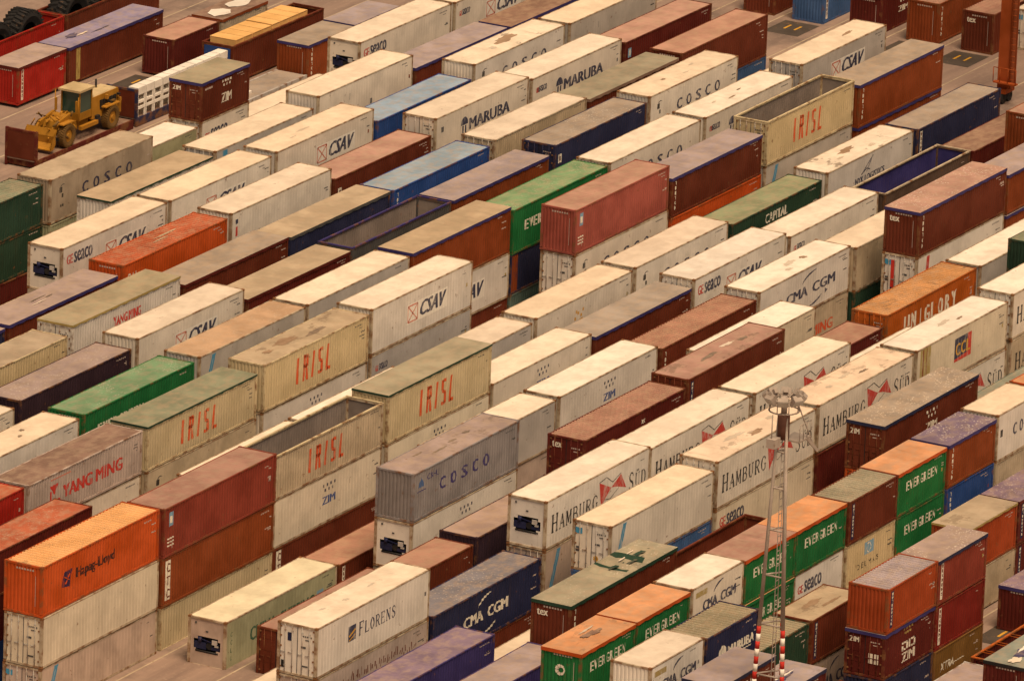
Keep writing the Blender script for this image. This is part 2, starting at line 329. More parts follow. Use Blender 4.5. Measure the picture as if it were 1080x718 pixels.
        A.serif('FLORENS', X(.37), h*.42, X(.70), h*.68, 'ink', 1.15)
    elif kind in ('cmacgm', 'cmaw', 'cma20'):
        k = 'lettering' if kind == 'cmaw' else 'ink'
        a, b = {'cmacgm':(.30,.84), 'cmaw':(.29,.70), 'cma20':(.22,.86)}[kind]; m = h*.38
        A.text('CMA', X(a), m, X(a+(b-a)*.44), m+h*.22, k, .06); A.text('CGM', X(a+(b-a)*.53), m, X(b), m+h*.22, k, .06)
        A.arc(X(a+(b-a)*.66), m+h*.20, X((b-a)*.36), h*.30, 100, 160, .10, k); A.arc(X(a+(b-a)*.40), m-h*.02, X((b-a)*.36), h*.26, 280, 335, .10, k)
        if kind == 'cma20': A.rect(X(.08), h*.74, X(.30), h*.86, 'ochre')
        if kind == 'cmacgm': A.poly([(X(.73),h*.22),(X(.76),h*.28),(X(.73),h*.34)], 'ink')
    elif kind == 'evergreen':
        n = 9; cw = X(.66)/n
        for i, ch in enumerate('EVERGREEN'): A.text(ch, X(.18)+i*cw, h*.51, X(.18)+i*cw+cw*.80, h*.72, 'lettering', .026)
    elif kind == 'evergreen40':
        n = 9; cw = X(.42)/n
        for i, ch in enumerate('EVERGREEN'): A.text(ch, X(.13)+i*cw, h*.44, X(.13)+i*cw+cw*.82, h*.66, 'lettering', .05)
    elif kind == 'evergreen_low':
        n = 9; cw = X(.46)/n
        for i, ch in enumerate('EVERGREEN'): A.text(ch, X(.22)+i*cw, h*.28, X(.22)+i*cw+cw*.82, h*.52, 'lettering', .05)
    elif kind == 'uniglory':
        cw = X(.60)/8
        for i, ch in enumerate('UNIGLORY'): A.text(ch, X(.20)+i*cw+(.3*cw if ch == 'I' else 0), h*.40, X(.20)+i*cw+cw*(.5 if ch == 'I' else .78), h*.76, 'lettering', .035)
    elif kind == 'capital': A.text('CAPITAL', X(.37), h*.58, X(.62), h*.82, 'lettering', .03)
    elif kind == 'nyk':
        A.text('NYK LOGISTICS', X(.33), h*.37, X(.67), h*.52, 'ink', .04); 
        for q in ((.40,.56,.53,.90),(.46,.58,.53,.90),(.40,.56,.46,.66),(.46,.66,.50,.60)): A.stroke(X(q[0]), h*q[1], X(q[2]), h*q[3], .07, 'ink')
    elif kind == 'china':
        A.text('CHINA  SHIPPING', X(.22), h*.36, X(.80), h*.64, 'inkgreen', .04); A.rect(X(.82), h*.46, X(.88), h*.66, 'skyb')
        for i, ch in enumerate('CCLU'): A.text(ch, X(.045), h*(.66-.16*i), X(.065), h*(.75-.16*i), 'inkgreen', .02)
    elif kind == 'xtra': A.text('XTRA', X(.14), h*.46, X(.42), h*.64, 'lettering', .03, .2); A.rect(X(.42), h*.50, X(.62), h*.52, 'lettering')
    elif kind == 'delmas':
        A.rect(X(.38), h*.56, X(.57), h*.84, 'skyb'); A.arc(X(.475), h*.70, .26, .28, 0, 350, .07, 'lettering')
        for i, ch in enumerate('DELMAS'): A.text(ch, X(.25)+i*X(.078), h*.30, X(.25)+i*X(.078)+X(.048), h*.42, 'inkblk', .02)
    elif kind == 'ccl':
        A.rect(X(.42), h*.30, X(.605), h*.80, 'ink'); A.poly([(X(.42),h*.30),(X(.605),h*.30),(X(.605),h*.80),(X(.56),h*.80),(X(.56),h*.40),(X(.42),h*.36)], 'crimson', 2)
        A.text('C', X(.432), h*.42, X(.482), h*.68, 'yellow', .03, 0, 3); A.text('C', X(.490), h*.42, X(.540), h*.68, 'yellow', .03, 0, 3); A.text('L', X(.550), h*.42, X(.592), h*.68, 'yellow', .05, 0, 3); A.rect(.55, h*.03, 1.9, h*.97, 'ochre'); A.rect(.85, h*.05, 1.0, h*.95, 'rust', 2); A.rect(1.35, h*.05, 1.45, h*.95, 'rust', 2)
    elif kind == 'slash':
        A.poly([(.55,h*.10),(.95,h*.10),(1.85,h*.93),(1.45,h*.93)], 'lblue'); A.stroke(.85, h*.2, 1.55, h*.84, .09, 'skyb', 2)
    elif kind == 'slashr': A.poly([(1.1,h*.1),(1.5,h*.1),(1.75,h*.93),(1.35,h*.93)], 'crimson')
    elif kind == 'cai':
        A.text('CAI', .5, h*.52, 1.6, h*.76, 'lettering', .04)
    elif kind == 'ctc':
        A.rect(.42, h*.12, .98, h*.92, 'lettering')
        for i, ch in enumerate('CTC'): A.text(ch, .52, h*(.68-.26*i), .88, h*(.86-.26*i), 'brown', .04, 0, 3)
    elif kind == 'vert':     # upright company word near the corner
        for i, ch in enumerate('TRITON'): A.text(ch, .50, h*(.80-.125*i), .68, h*(.89-.125*i), 'lettering', .04)
    elif kind == 'vertb':
        A.rect(.45, h*.10, .78, h*.92, 'navy')
        for i, ch in enumerate('INTERPOOL'): A.text(ch, .52, h*(.83-.083*i), .72, h*(.89-.083*i), 'lettering', .04, 0, 3)
    elif kind == 'verth':
        A.rect(.45, h*.10, .75, h*.92, 'lettering')
        for i, ch in enumerate('FLORENS'): A.text(ch, .50, h*(.82-.105*i), .70, h*(.89-.105*i), 'brown', .03, 0, 3)
    elif kind == 'tlogo':
        A.rect(.55, h*.60, 1.05, h*.88, 'skyb'); A.rect(.63, h*.66, .97, h*.80, 'lettering', 2)
        for i in range(3): A.rect(.45, h*(.34-.07*i), 1.1, h*(.37-.07*i), 'lettering')
        A.rect(.9, h*.14, 1.0, h*.3, 'lettering')
    elif kind == 'bands': A.rect(1.0, h*.02, 1.5, h*.90, 'ochre')
    elif kind == 'yel':
        for i, q in enumerate(((.40,.52),(.43,.62),(.46,.55),(.42,.42),(.45,.44),(.48,.66),(.41,.66),(.47,.45))): A.rect(X(q[0]), h*q[1], X(q[0])+.22, h*q[1]+.2, 'yellow')
        A.rect(X(.40), h*.22, X(.50), h*.32, 'ink')
    elif kind == 'tex': A.text('tex', X(.56), h*.72, X(.60), h*.82, 'lettering', .04)
    elif kind == 'umark': A.rect(.5, h*.60, .9, h*.82, 'skyb'); A.rect(.6, h*.64, .8, h*.78, 'lettering', 2)
    elif kind == 'redmark': A.text('YANG MING', X(.38), h*.60, X(.64), h*.80, 'crimson', .03)
    elif kind == 'blueup': A.rect(.55, h*.72, .85, h*.82, 'ink'); A.rect(.58, h*.45, .82, h*.66, 'crimson')
    elif kind == 'wdoor': A.text('KOREA', X(.10), h*.2, X(.16), h*.3, 'lettering', .04)
    elif kind == 'box': A.rect(.5, h*.5, .95, h*.72, 'lettering'); A.rect(.6, h*.55, .8, h*.66, 'maroon', 2)
    elif kind == 'scrawl':
        r = random.Random(5)
        for i in range(46):
            x = X(.06+.0185*i)+r.uniform(-.05, .05); y = h*(.60+r.uniform(-.05,.05)); hh = r.uniform(.12, .5)
            A.stroke(x, y, x+r.uniform(-.06,.12), y+hh, r.uniform(.05,.12), 'brown')
    elif kind == 'blk': A.rect(X(.55), h*.3, X(.57), h*.42, 'dkgrey'); A.rect(X(.33), h*.6, X(.335), h*.75, 'dkgrey')
    elif kind == 'rustpatch': A.rect(.05, .05, 1.0, h-.08, 'rust')
    elif kind == 'bluetick': A.rect(.9, h*.78, 1.5, h*.93, 'lblue')
def idmarks(A, L, h, col, rnd):
    """small registration lines near the far top corner of a side"""
    x = L-1.55+rnd.uniform(-.15, .1); t = rnd.uniform(.85, .88); q = rnd.random()
    if q < .75:
        n = rnd.choice((6, 7, 9))
        for i in range(n): A.rect(x+i*.115, h*t, x+.075+i*.115, h*(t+.028), col)
    if rnd.random() < .6: A.rect(x+.45, h*(t-.06), x+rnd.uniform(.7,.95), h*(t-.045), col)
    for j in range(rnd.randint(0, 3)):
        y = rnd.uniform(.45, .76); A.rect(x+rnd.uniform(.5,1.1), h*y, x+rnd.uniform(1.12,1.2), h*(y+.025), col)
    if rnd.random() < .25: A.rect(x+.95, h*.5, x+1.12, h*.58, rnd.choice(('ochre', 'rust', col)))
def side_profile(kind, L):
    """break points (x, depth) of a corrugated wall between the corner posts"""
    a, b = .16, L-.16; per, dep = (.285, .036) if kind == 'dry' else (.33, .010)
    n = round((b-a)/per); p = (b-a)/n; out = [(a, dep if kind == 'dry' else 0.)]
    for i in range(n):
        x = a+i*p
        if kind == 'dry': out += [(x+p*.12, dep),(x+p*.36, 0.),(x+p*.62, 0.),(x+p*.88, dep)]
        else: out += [(x+p*.80, 0.),(x+p*.86, dep),(x+p*.94, dep),(x+p*.999, 0.)]
    out.append((b, dep if kind == 'dry' else 0.))
    return out
def slice_art(A, prof):
    """cut the artwork at the folds of the wall so that it follows them"""
    res = []
    xs = [p[0] for p in prof]; ds = [p[1] for p in prof]
    import bisect
    def dep(x):
        i = bisect.bisect_right(xs, x)-1
        if i < 0: return ds[0]
        if i >= len(xs)-1: return ds[-1]
        return ds[i]+(ds[i+1]-ds[i])*(x-xs[i])/max(1e-6, xs[i+1]-xs[i])
    for pts, col, lay in A.polys:
        lo = min(p[0] for p in pts); hi = max(p[0] for p in pts)
        cuts = [x for x in xs if lo+1e-4 < x < hi-1e-4]
        pieces = [pts]
        for x in cuts:
            nxt = []; rest = pieces.pop()
            le = []; ri = []
            for i in range(len(rest)):
                p, q = rest[i], rest[(i+1) % len(rest)]
                if p[0] <= x: le.append(p)
                if p[0] >= x: ri.append(p)
                if (p[0]-x)*(q[0]-x) < 0:
                    t = (x-p[0])/(q[0]-p[0]); m = (x, p[1]+(q[1]-p[1])*t); le.append(m); ri.append(m)
            if len(le) >= 3: pieces.append(le)
            if len(ri) >= 3: pieces.append(ri)
            else: break
        for pc in pieces:
            cx = sum(p[0] for p in pc)/len(pc)
            i = max(0, min(len(xs)-2, bisect.bisect_right(xs, cx)-1))
            sl = (ds[i+1]-ds[i])/max(1e-6, xs[i+1]-xs[i])
            res.append(([(p[0], p[1], ds[i]+sl*(p[0]-xs[i])) for p in pc], col, lay))
    return res

# ------------------------------------------------------------------ containers
CI = 0
LOWEST = {}
def blot(mb, blots, L, z, rnd):
    """rust and tar stains, and painted highlights, with a ragged outline, lying on the roof sheet"""
    for k, (fx, fy, rx, ry, col) in enumerate(blots):
        n = 26; rx *= .85; ry *= .85; cx, cy = fx*L, fy*W; ph = [rnd.uniform(0, 6.3) for _ in range(3)]
        pts = []
        for i in range(n):
            t = 2*math.pi*i/n; q = 1+.22*math.sin(2*t+ph[0])+.16*math.sin(5*t+ph[1])+.12*math.sin(9*t+ph[2])+rnd.uniform(-.1,.1)
            pts.append((cx+rx*q*math.cos(t), min(W-.15, max(.15, cy+ry*q*math.sin(t))), z+.002*k))
        m = paint(col, 'roof', rust=.1)
        for i in range(n): mb.face([(cx, cy, z+.002*k), pts[i], pts[(i+1) % n]], m)
def container(r, X, zt, h, L, typ, side, roof, end, lg, label, group=None, rust=.35, specks=0., stains=0., rim=None, zb=None, noroofrib=False, name=None, cat='container', Y=None, holes=False, inner=None, blots=()):
    """one shipping container with its parts; the empty stands at its near lower corner"""
    global CI; CI += 1
    rnd = random.Random(CI*31+7)
    y0 = (ROW[r] if Y is None else Y)-OY; x0 = X-OX; z0 = zt-h
    kk = (round(X, 1), round(y0, 1)); 
    if kk not in LOWEST or z0 < LOWEST[kk][0]: LOWEST[kk] = (z0, x0, y0, L)
    nm = name or {'ref':'reefer_container','dry':'shipping_container','tarp':'tarpaulin_container','open':'open_top_container','hard':'hard_top_container','bows':'open_top_container'}[typ]
    R = empty(nm, (x0+rnd.uniform(-.03,.03), y0+rnd.uniform(-.04,.04), z0)); tag(R, label, cat, group)
    corr = 'ref' if typ == 'ref' else 'dry'
    mside = paint(side, 'side', rust=rust)
    mfr = paint(side if typ != 'ref' else 'tan', 'frame', rust=.55 if typ != 'ref' else .75)
    wh = h - .03
    # side walls and far end, with the lettering on the near side
    sh = MB(); prof = side_profile(corr, L); zb0, zt0 = .14, h-.10
    for yy, sg in ((0.012, 1), (W-.012, -1)):
        for i in range(len(prof)-1):
            (xa, da), (xb, db) = prof[i], prof[i+1]
            q = [(xa, yy+sg*da, zb0), (xb, yy+sg*db, zb0), (xb, yy+sg*db, zt0), (xa, yy+sg*da, zt0)]
            sh.face(q if sg > 0 else q[::-1], mside if sg > 0 or not inner else paint(inner, 'side', rust=.3))
            if inner and sg > 0: sh.face([(a_, b_+.006, c_) for a_, b_, c_ in q][::-1], paint(inner, 'side', rust=.3))
    if inner: sh.face([(L-.066,.1,zb0),(L-.066,.1,zt0),(L-.066,W-.1,zt0),(L-.066,W-.1,zb0)], paint(inner, 'side', rust=.3))
    sh.face([(L-.06,.1,zb0),(L-.06,W-.1,zb0),(L-.06,W-.1,zt0),(L-.06,.1,zt0)], mside)
    sh.face([(.12,.06,.13),(.12,W-.06,.13),(L-.12,W-.06,.13),(L-.12,.06,.13)], paint('brown','flat'))
    A = Art()
    for g in (lg or '').split('+'):
        if g: logo(A, g, L, h)
    light = side in ('white','cream','cwhite','tan','sand','lgrey','pinkgrey','grey','pgreen')
    idmarks(A, L, h, 'dkgrey' if light else 'pinkgrey', rnd)
    for pts, col, lay in slice_art(A, prof):
        sh.face([(x, .012+d-.003*lay, t) for x, t, d in pts], ink(col, side))
    sh.build('shell', R)
    # frame
    fr = MB()
    for x in (0, L-.16):
        for y in (0, W-.16): fr.box(x, y, .16, x+.16, y+.16, h-.12, mfr)
    for y in (.0, W-.09):
        fr.box(.178, y+.002, 0.01, L-.178, y+.088, .138, mfr); fr.box(.178, y+.004, h-.098, L-.178, y+.086, h-.03, mfr)
    for x in (.002, L-.11):
        fr.box(x, .178, .01, x+.108, W-.178, .138, mfr); fr.box(x, .178, h-.118, x+.108, W-.178, h-.012, mfr)
    mc = paint('rustedge' if typ == 'ref' else side, 'frame', rust=.9)
    for x in (-.006, L-.172):
        for y in (-.006, W-.172):
            for z in (0., h-.118): fr.box(x, y, z, x+.178, y+.178, z+.118, mc)
    fr.build('frame', R)
    # roof
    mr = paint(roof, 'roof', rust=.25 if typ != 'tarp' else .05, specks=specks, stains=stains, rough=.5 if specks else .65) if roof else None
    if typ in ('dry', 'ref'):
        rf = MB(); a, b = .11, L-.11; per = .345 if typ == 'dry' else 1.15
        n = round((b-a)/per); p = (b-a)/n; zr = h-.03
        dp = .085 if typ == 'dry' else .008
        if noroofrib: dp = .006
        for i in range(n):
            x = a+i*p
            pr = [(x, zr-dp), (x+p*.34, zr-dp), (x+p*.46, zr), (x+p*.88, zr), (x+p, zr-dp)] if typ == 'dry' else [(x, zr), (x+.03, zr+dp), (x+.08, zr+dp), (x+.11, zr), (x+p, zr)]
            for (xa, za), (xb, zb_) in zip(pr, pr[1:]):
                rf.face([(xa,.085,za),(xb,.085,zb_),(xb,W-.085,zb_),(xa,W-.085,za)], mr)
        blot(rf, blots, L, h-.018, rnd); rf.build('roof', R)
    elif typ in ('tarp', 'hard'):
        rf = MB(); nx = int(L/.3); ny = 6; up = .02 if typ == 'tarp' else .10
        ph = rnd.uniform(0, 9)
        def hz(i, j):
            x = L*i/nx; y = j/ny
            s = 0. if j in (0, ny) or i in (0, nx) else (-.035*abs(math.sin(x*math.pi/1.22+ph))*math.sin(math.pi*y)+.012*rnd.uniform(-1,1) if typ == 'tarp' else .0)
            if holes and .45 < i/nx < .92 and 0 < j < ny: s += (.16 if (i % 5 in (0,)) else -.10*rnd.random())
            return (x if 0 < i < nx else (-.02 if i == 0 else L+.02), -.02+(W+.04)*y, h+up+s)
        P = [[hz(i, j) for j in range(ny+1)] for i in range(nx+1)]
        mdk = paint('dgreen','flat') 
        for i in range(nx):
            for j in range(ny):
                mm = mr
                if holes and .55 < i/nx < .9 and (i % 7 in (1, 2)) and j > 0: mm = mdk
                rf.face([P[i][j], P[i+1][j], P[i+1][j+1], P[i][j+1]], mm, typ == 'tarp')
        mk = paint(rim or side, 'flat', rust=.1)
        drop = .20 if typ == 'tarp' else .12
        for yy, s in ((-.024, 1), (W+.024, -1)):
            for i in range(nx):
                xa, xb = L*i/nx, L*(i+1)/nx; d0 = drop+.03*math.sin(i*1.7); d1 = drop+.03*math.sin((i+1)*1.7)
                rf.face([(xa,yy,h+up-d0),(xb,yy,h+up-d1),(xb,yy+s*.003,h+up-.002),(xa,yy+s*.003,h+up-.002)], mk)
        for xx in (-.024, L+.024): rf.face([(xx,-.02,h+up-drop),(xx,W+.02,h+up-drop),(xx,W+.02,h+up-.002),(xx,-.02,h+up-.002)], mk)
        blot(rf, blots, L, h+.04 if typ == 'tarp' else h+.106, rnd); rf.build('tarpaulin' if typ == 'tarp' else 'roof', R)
    elif typ in ('open', 'bows'):
        mrm = paint(rim or side, 'frame', rust=.3)
        rm = MB()
        for y in (-.015, W-.115): rm.box(.185, y, h-.025, L-.185, y+.13, h+.06, mrm)
        for x in (-.015, L-.115): rm.box(x, -.015, h+.002, x+.13, W+.015, h+.07, mrm)
        rm.build('top_rail', R)
        fl = MB(); fl.box(.1, .07, .14, L-.1, W-.07, .19, paint('r_brown', 'roof')); fl.build('floor_boards', R)
        if typ == 'bows':
            for i in range(7):
                bw = MB(); x = L*(.09+.137*i); bw.cyl((x,.05,h+.03), (x,W-.05,h+.03), .03, mrm, seg=6); bw.cyl((x+.35,.05,h+.03), (x+.35,W-.05,h+.03), .03, mrm, seg=6); bw.build('roof_bow', R)
    # end towards -X
    m_end = paint(side, 'side', rust=rust)
    if end == 'front':
        e = MB(); n = 9; a, b = .16, W-.16; p = (b-a)/n
        for i in range(n):
            y = a+i*p; pr = [(y, .05), (y+p*.3, .05), (y+p*.42, .015), (y+p*.85, .015), (y+p, .05)]
            for (ya, xa), (yb, xb) in zip(pr, pr[1:]): e.face([(xa,ya,.14),(xb,yb,.14),(xb,yb,h-.11),(xa,ya,h-.11)], m_end)
        A2 = Art()
        if 'texe' in lg: A2.text('tex', .35, h*.72, 1.05, h*.84, 'lettering', .05)
        if 'egx' in lg:
            A2.arc(1.2, h*.58, .24, .24, 0, 360, .16, 'lettering')
        if side in ('rust','brown','red','maroon','rose','orange','green'):
            for i in range(7): A2.rect(.75+i*.17, h*.88, .86+i*.17, h*.915, 'pinkgrey')
            A2.rect(1.98, h*.2, 2.01, h*.8, 'pinkgrey')
        for pts, col, lay in A2.polys: e.face([(.012-.003*lay, W-s_, t) for s_, t in pts], plain(col, rust=.1))
        e.build('end_wall', R)
    elif end == 'door':
        rod = paint('steel' if light else side, 'frame', rust=.45); dk = plain('dkgrey')
        for k in (0, 1):
            ya = .165+k*(W/2-.165); yb = ya+W/2-.175
            d = MB(); d.box(.045, ya, .14, .075, yb, h-.12, m_end)
            for zz in ((.02, .26), (.28, .52), (.54, .78), (.80, .98)) if not light else ():
                d.box(.030, ya+.12, .14+(h-.26)*zz[0], .046, yb-.12, .14+(h-.26)*zz[1], m_end)
            mg = plain('dkgrey' if light else 'black')
            d.box(.036, ya-.006, .141, .044, ya+.016, h-.121, mg); d.box(.036, yb-.016, .141, .044, yb+.004, h-.121, mg)
            hy = ya+.01 if k == 0 else yb-.09
            for q in (.12, .32, .52, .72, .90): d.box(.018, hy, h*q, .042, hy+.10, h*q+.09, paint('rustedge','frame',rust=.8))
            A2 = Art()
            if k == 1:
                if 'zdoor' in lg or lg.startswith('zim'):
                    A2.text('ZIM', .25, h*.74, .85, h*.85, 'lettering', .05)
                if 'texd' in lg: A2.text('tex', .3, h*.76, .95, h*.88, 'lettering', .05)
                if 'florens' in lg: A2.rect(.62, h*.66, .85, h*.82, 'ink'); A2.rect(.25, h*.12, .42, h*.26, 'black')
                if 'slash' in lg: A2.rect(.2, h*.74, .62, h*.86, 'lblue'); A2.rect(.25,h*.38,.45,h*.48,'dkgrey')
                if 'slashr' in lg: A2.rect(.62, h*.25, .86, h*.86, 'crimson', 2); A2.rect(.62, h*.18, .86, h*.25, 'ink', 2)
            else:
                c = 'dkgrey' if light else 'pinkgrey'
                for i in range(5): A2.rect(1.55+i*.12, h*.78, 1.63+i*.12, h*.81, c)
                A2.rect(1.7, h*.72, 2.0, h*.74, c)
                if 'zimheb' in lg:
                    for q in ((1.45,.44),(1.8,.44),(1.45,.32),(1.8,.32)): A2.rect(q[0], h*q[1], q[0]+.26, h*(q[1]+.1), 'lettering')
                if 'slash' in lg: A2.arc(1.55, h*.3, .1, .1, 0, 360, .14, 'yellow')
                if light: A2.rect(1.45, h*.56, 1.75, h*.6, c); A2.rect(1.5, h*.2, 1.9, h*.23, c)
            for pts, col, lay in A2.polys: d.face([(.030-.003*lay, W-s_, t) for s_, t in pts], plain(col, rust=.1))
            do = d.build('door', R)
            for yy in (ya+.30, yb-.30):
                lb = MB(); lb.cyl((.012, yy, .10), (.012, yy, h-.08), .022, rod, seg=6)
                for q in (.16, .84): lb.box(-.004, yy-.05, h*q, .03, yy+.05, h*q+.06, rod)
                lb.box(.0, yy-.02, h*.42, .03, yy+.26, h*.42+.045, rod)
                lb.build('locking_bar', do)
    elif end == 'unit':
        e = MB(); mu = paint('white' if side != 'pgreen' else 'pinkgrey', 'side', rust=rust)
        e.box(.05, .165, h*.62, .09, W-.165, h-.121, mu); e.box(.05, .165, .141, .09, W-.165, h*.30, mu)
        e.box(.052, .165, h*.30+.002, .09, .36, h*.62-.002, mu); e.box(.052, W-.36, h*.30+.002, .09, W-.165, h*.62-.002, mu); e.box(.054, .362, h*.30+.002, .09, .62, h*.37, mu); e.box(.054, .362, h*.56, .09, .52, h*.62-.002, mu); e.box(.054, W-.62, h*.56, .09, W-.362, h*.62-.002, mu); e.box(.054, W-.5, h*.30+.002, .09, W-.362, h*.36, mu)
        e.box(.02, 1.9, h*.86, .049, 2.0, h*.9, plain('dkgrey')); e.box(.03, 1.15, h*.72, .049, 1.3, h*.75, plain('dkgrey'))
        e.build('end_wall', R)
        u = MB(); mk_ = plain('black', .5); mg = plain('ink', .5)
        u.box(.40, .30, h*.30+.002, .44, W-.30, h*.62-.002, mk_)
        u.box(.08, 1.30, h*.36, .40, 2.05, h*.50, mg); u.cyl((.09, 1.1, h*.44), (.4, 1.1, h*.44), .20, mk_, seg=14); u.cyl((.12, 1.7, h*.50), (.12, 1.7, h*.60), .13, mg, seg=10)
        u.cyl((.06, .5, h*.325), (.06, 1.95, h*.325), .05, mk_, seg=8); u.box(.07, .45, h*.38, .4, .95, h*.44, mg); u.beam((.08,.5,h*.5), (.08,1.9,h*.58), .05, mg)
        uo = u.build('cooling_unit', R)
        c = MB(); c.box(.04, .58, h*.49, .11, .90, h*.58, plain('lgrey')); c.box(.034, .5, h*.45, .10, .72, h*.483, plain('steel')); c.build('control_box', uo)
    return R

ST, HC = 2.591, 2.896
F40, F20 = 12.192, 6.058
G3 = 'containers on top of stacks three high'; 
def C(r, k, zt, *a, **kw): return container(r, bay(k), zt, *a, **kw)
# fields: row, bay, top height, box height, length, kind, side paint, roof paint, end, marks, label
T = []
def add(*a, **kw): C(*a, **kw)
GP = 'shipping containers stacked in long rows'
def V(r, k, zt, h, L, typ, side, roof, end, lg, label, **kw): add(r, k, zt, h, L, typ, side, roof, end, lg, label, GP, **kw)
# --- row 19
V(19,6.99,8.05,ST,F20,'tarp','brown','r_olive','door','zim20+zdoor','short brown ZIM container with olive tarpaulin on a white door-end container',rim='purple')
V(19,6.99,5.45,HC,F20,'ref','white','r_white','door','seaco20','short white GE seaco container beneath the short brown ZIM one')
V(19,6.0,5.25,ST,F40,'ref','pgreen','r_white','front','','pale green container with bright white top behind the dark-lettered COSCO end row')
V(19,7.55,4.0,ST,F40,'ref','cream','r_cream','front','','low cream container half hidden beside the empty flat rack')
# --- row 18
V(18,4-.04,8.35,ST,F40,'dry','dgreen','r_gg','front','','dark green container topping a dark stack beside the COSCO panda-marked box')
V(18,4-.04,5.72,ST,F40,'dry','dgreen','r_gg','front','','second dark green container, directly under the top dark green one')
V(18,4-.04,3.10,ST,F40,'dry','maroon','r_brown','front','','dark red container at the foot of the dark green stack')
V(18,5-.01,8.40,HC,F40,'ref','dtan','r_tan','front','cosco','tan-topped COSCO container behind the dark green stack, nearest the bulldozer',stains=.3)
V(18,5-.01,5.45,ST,F40,'dry','pgreen','r_tan','front','','pale container edge showing under the tan-topped COSCO one')
V(18,8.01,8.63,HC,F40,'ref','white','r_cream','unit','seaco','long GE seaco reefer with dark cooling unit facing the short orange-brown container')
V(18,9.01,8.55,HC,F40,'ref','white','r_cream','front','seaco_s+csav','white container with small GE seaco and large CSAV at the top edge of the yard')
# --- row 17
V(17,4.0,3.0,ST,F40,'dry','sand','r_tan','front','','low tan-topped container at the foot of the GE seaco reefer stack')
V(17,4.97,7.79,ST,F40,'hard','white','r_tan','front','','white container with flat olive-tan roof and green edge under the COSCO side',rim='dgreen')
V(17,5.96,8.14,ST,F40,'ref','lgrey','r_cream','door','bluetick','plain pale container with small blue mark behind the CSAV row, grey side',stains=.3)
V(17,6.97,8.78,HC,F40,'ref','white','r_cream','front','blk','unmarked cream container in front of the GE seaco reefer with the cooling unit',stains=.2)
V(17,7.96,7.81,ST,F40,'tarp','brown','r_lav','front','wdoor','lavender tarpaulin container in front of the long GE seaco reefer',rim='purple')
V(17,8.97,7.74,ST,F40,'tarp','brown','r_brown','front','','brown-grey tarpaulin container beyond the lavender tarpaulin one, below the GE seaco CSAV box',rim='purple')
# --- row 16
V(16,3.98,8.66,HC,F40,'ref','white','r_cream','unit','seaco+csav_low','white reefer reading GE seaco and CSAV with dark cooling unit beside dark green stack')
V(16,4.98,8.63,HC,F40,'ref','white','r_cream','front','csav','white CSAV container in line between two CSAV boxes, its lettering half hidden')
V(16,5.99,8.73,HC,F40,'ref','white','r_cream','front','csav_low','cream CSAV container with company line under the letters behind the rose-red one',blots=[(0.45, 0.55, 0.8, 0.14, 'st_grey'), (0.3, 0.4, 0.4, 0.1, 'st_grey')])
V(16,6.99,7.81,ST,F40,'dry','blue','r_blue','front','','blue container with pale blue top beside the MARUBA door end',noroofrib=True)
V(16,7.99,8.67,HC,F40,'ref','white','r_cream','front','cosco','white COSCO container with a large brown stain on its roof',stains=.9,blots=[(0.55, 0.62, 1.5, 0.5, 'st_brown'), (0.36, 0.45, 0.45, 0.22, 'st_grey')])
V(16,9.0,8.59,HC,F40,'ref','lgrey','r_cream','front','blk','grey-sided white-roofed container behind the stained COSCO one, beside dark red box')
# --- row 15
V(15,1.96,7.85,ST,F40,'tarp','navy','r_mauve','front','','tarpaulin container end behind the long mauve-topped one with blue hem',rim='purple')
V(15,2.96,7.93,ST,F40,'tarp','brown','r_mauve','front','','long mauve tarpaulin container with bright blue-violet hem before the orange CAI one',rim='purple',stains=.2,blots=[(0.45, 0.6, 1.2, 0.05, 'st_dark'), (0.4, 0.4, 0.9, 0.05, 'r_cream'), (0.52, 0.5, 0.6, 0.05, 'st_dark')])
V(15,3.97,8.43,HC,F40,'dry','orange','r_red','front','cai','bright orange-red CAI container in front of the GE seaco reefer',stains=.3,blots=[(0.6, 0.6, 1.6, 0.1, 'r_tan'), (0.5, 0.45, 0.9, 0.08, 'r_tan')])
V(15,4.98,8.57,HC,F40,'ref','white','r_cream','front','blueup','white container with small red and blue upright mark beyond the orange-red CAI one')
V(15,5.98,7.75,ST,F40,'dry','brown','r_rose','front','box','rose-roofed brown container in front of the cream CSAV one, beside pale blue top',noroofrib=True)
V(15,6.99,8.70,HC,F40,'ref','white','r_cream','door','maruba','white MARUBA container with its doors facing the rose-roofed brown one')
V(15,7.98,8.45,HC,F40,'ref','white','r_white','front','seaco_s+maruba','second MARUBA container, the one that also reads seaco')
V(15,8.98,8.05,HC,F40,'dry','maroon','r_rose','front','umark','dark red container with dusty pink roof directly behind the second MARUBA box',noroofrib=True)
# --- row 14
V(14,1.96,8.18,ST,F40,'dry','sand','r_tan','front','','plain sand-coloured container at the frame edge behind the dark plum one',noroofrib=True)
V(14,2.97,8.57,HC,F40,'hard','white','r_olive','door','redmark','olive-roofed white container with a small red mark and doors facing camera',rim='ochre')
V(14,3.98,7.96,ST,F40,'tarp','brown','r_grey','front','','brown container with grey sagging cover between orange CAI and white CSAV boxes',rim='maroon')
V(14,4.97,7.86,ST,F40,'tarp','navy','r_tan','front','','navy container with tan cover in front of plain white one, loose white strap',rim='dkgrey')
V(14,5.97,7.80,ST,F40,'dry','blue','r_blue','front','vert','blue container with pale blue-grey roof beside the empty open-top',noroofrib=True)
V(14,6.98,8.05,ST,F40,'dry','tan','r_cream','door','','tan container with barred doors between MARUBA and the navy speckled box',stains=.2,noroofrib=True)
V(14,7.97,7.86,ST,F40,'tarp','brown','r_olive','front','','olive-tan covered container in front of the second MARUBA box',rim='r_brown')
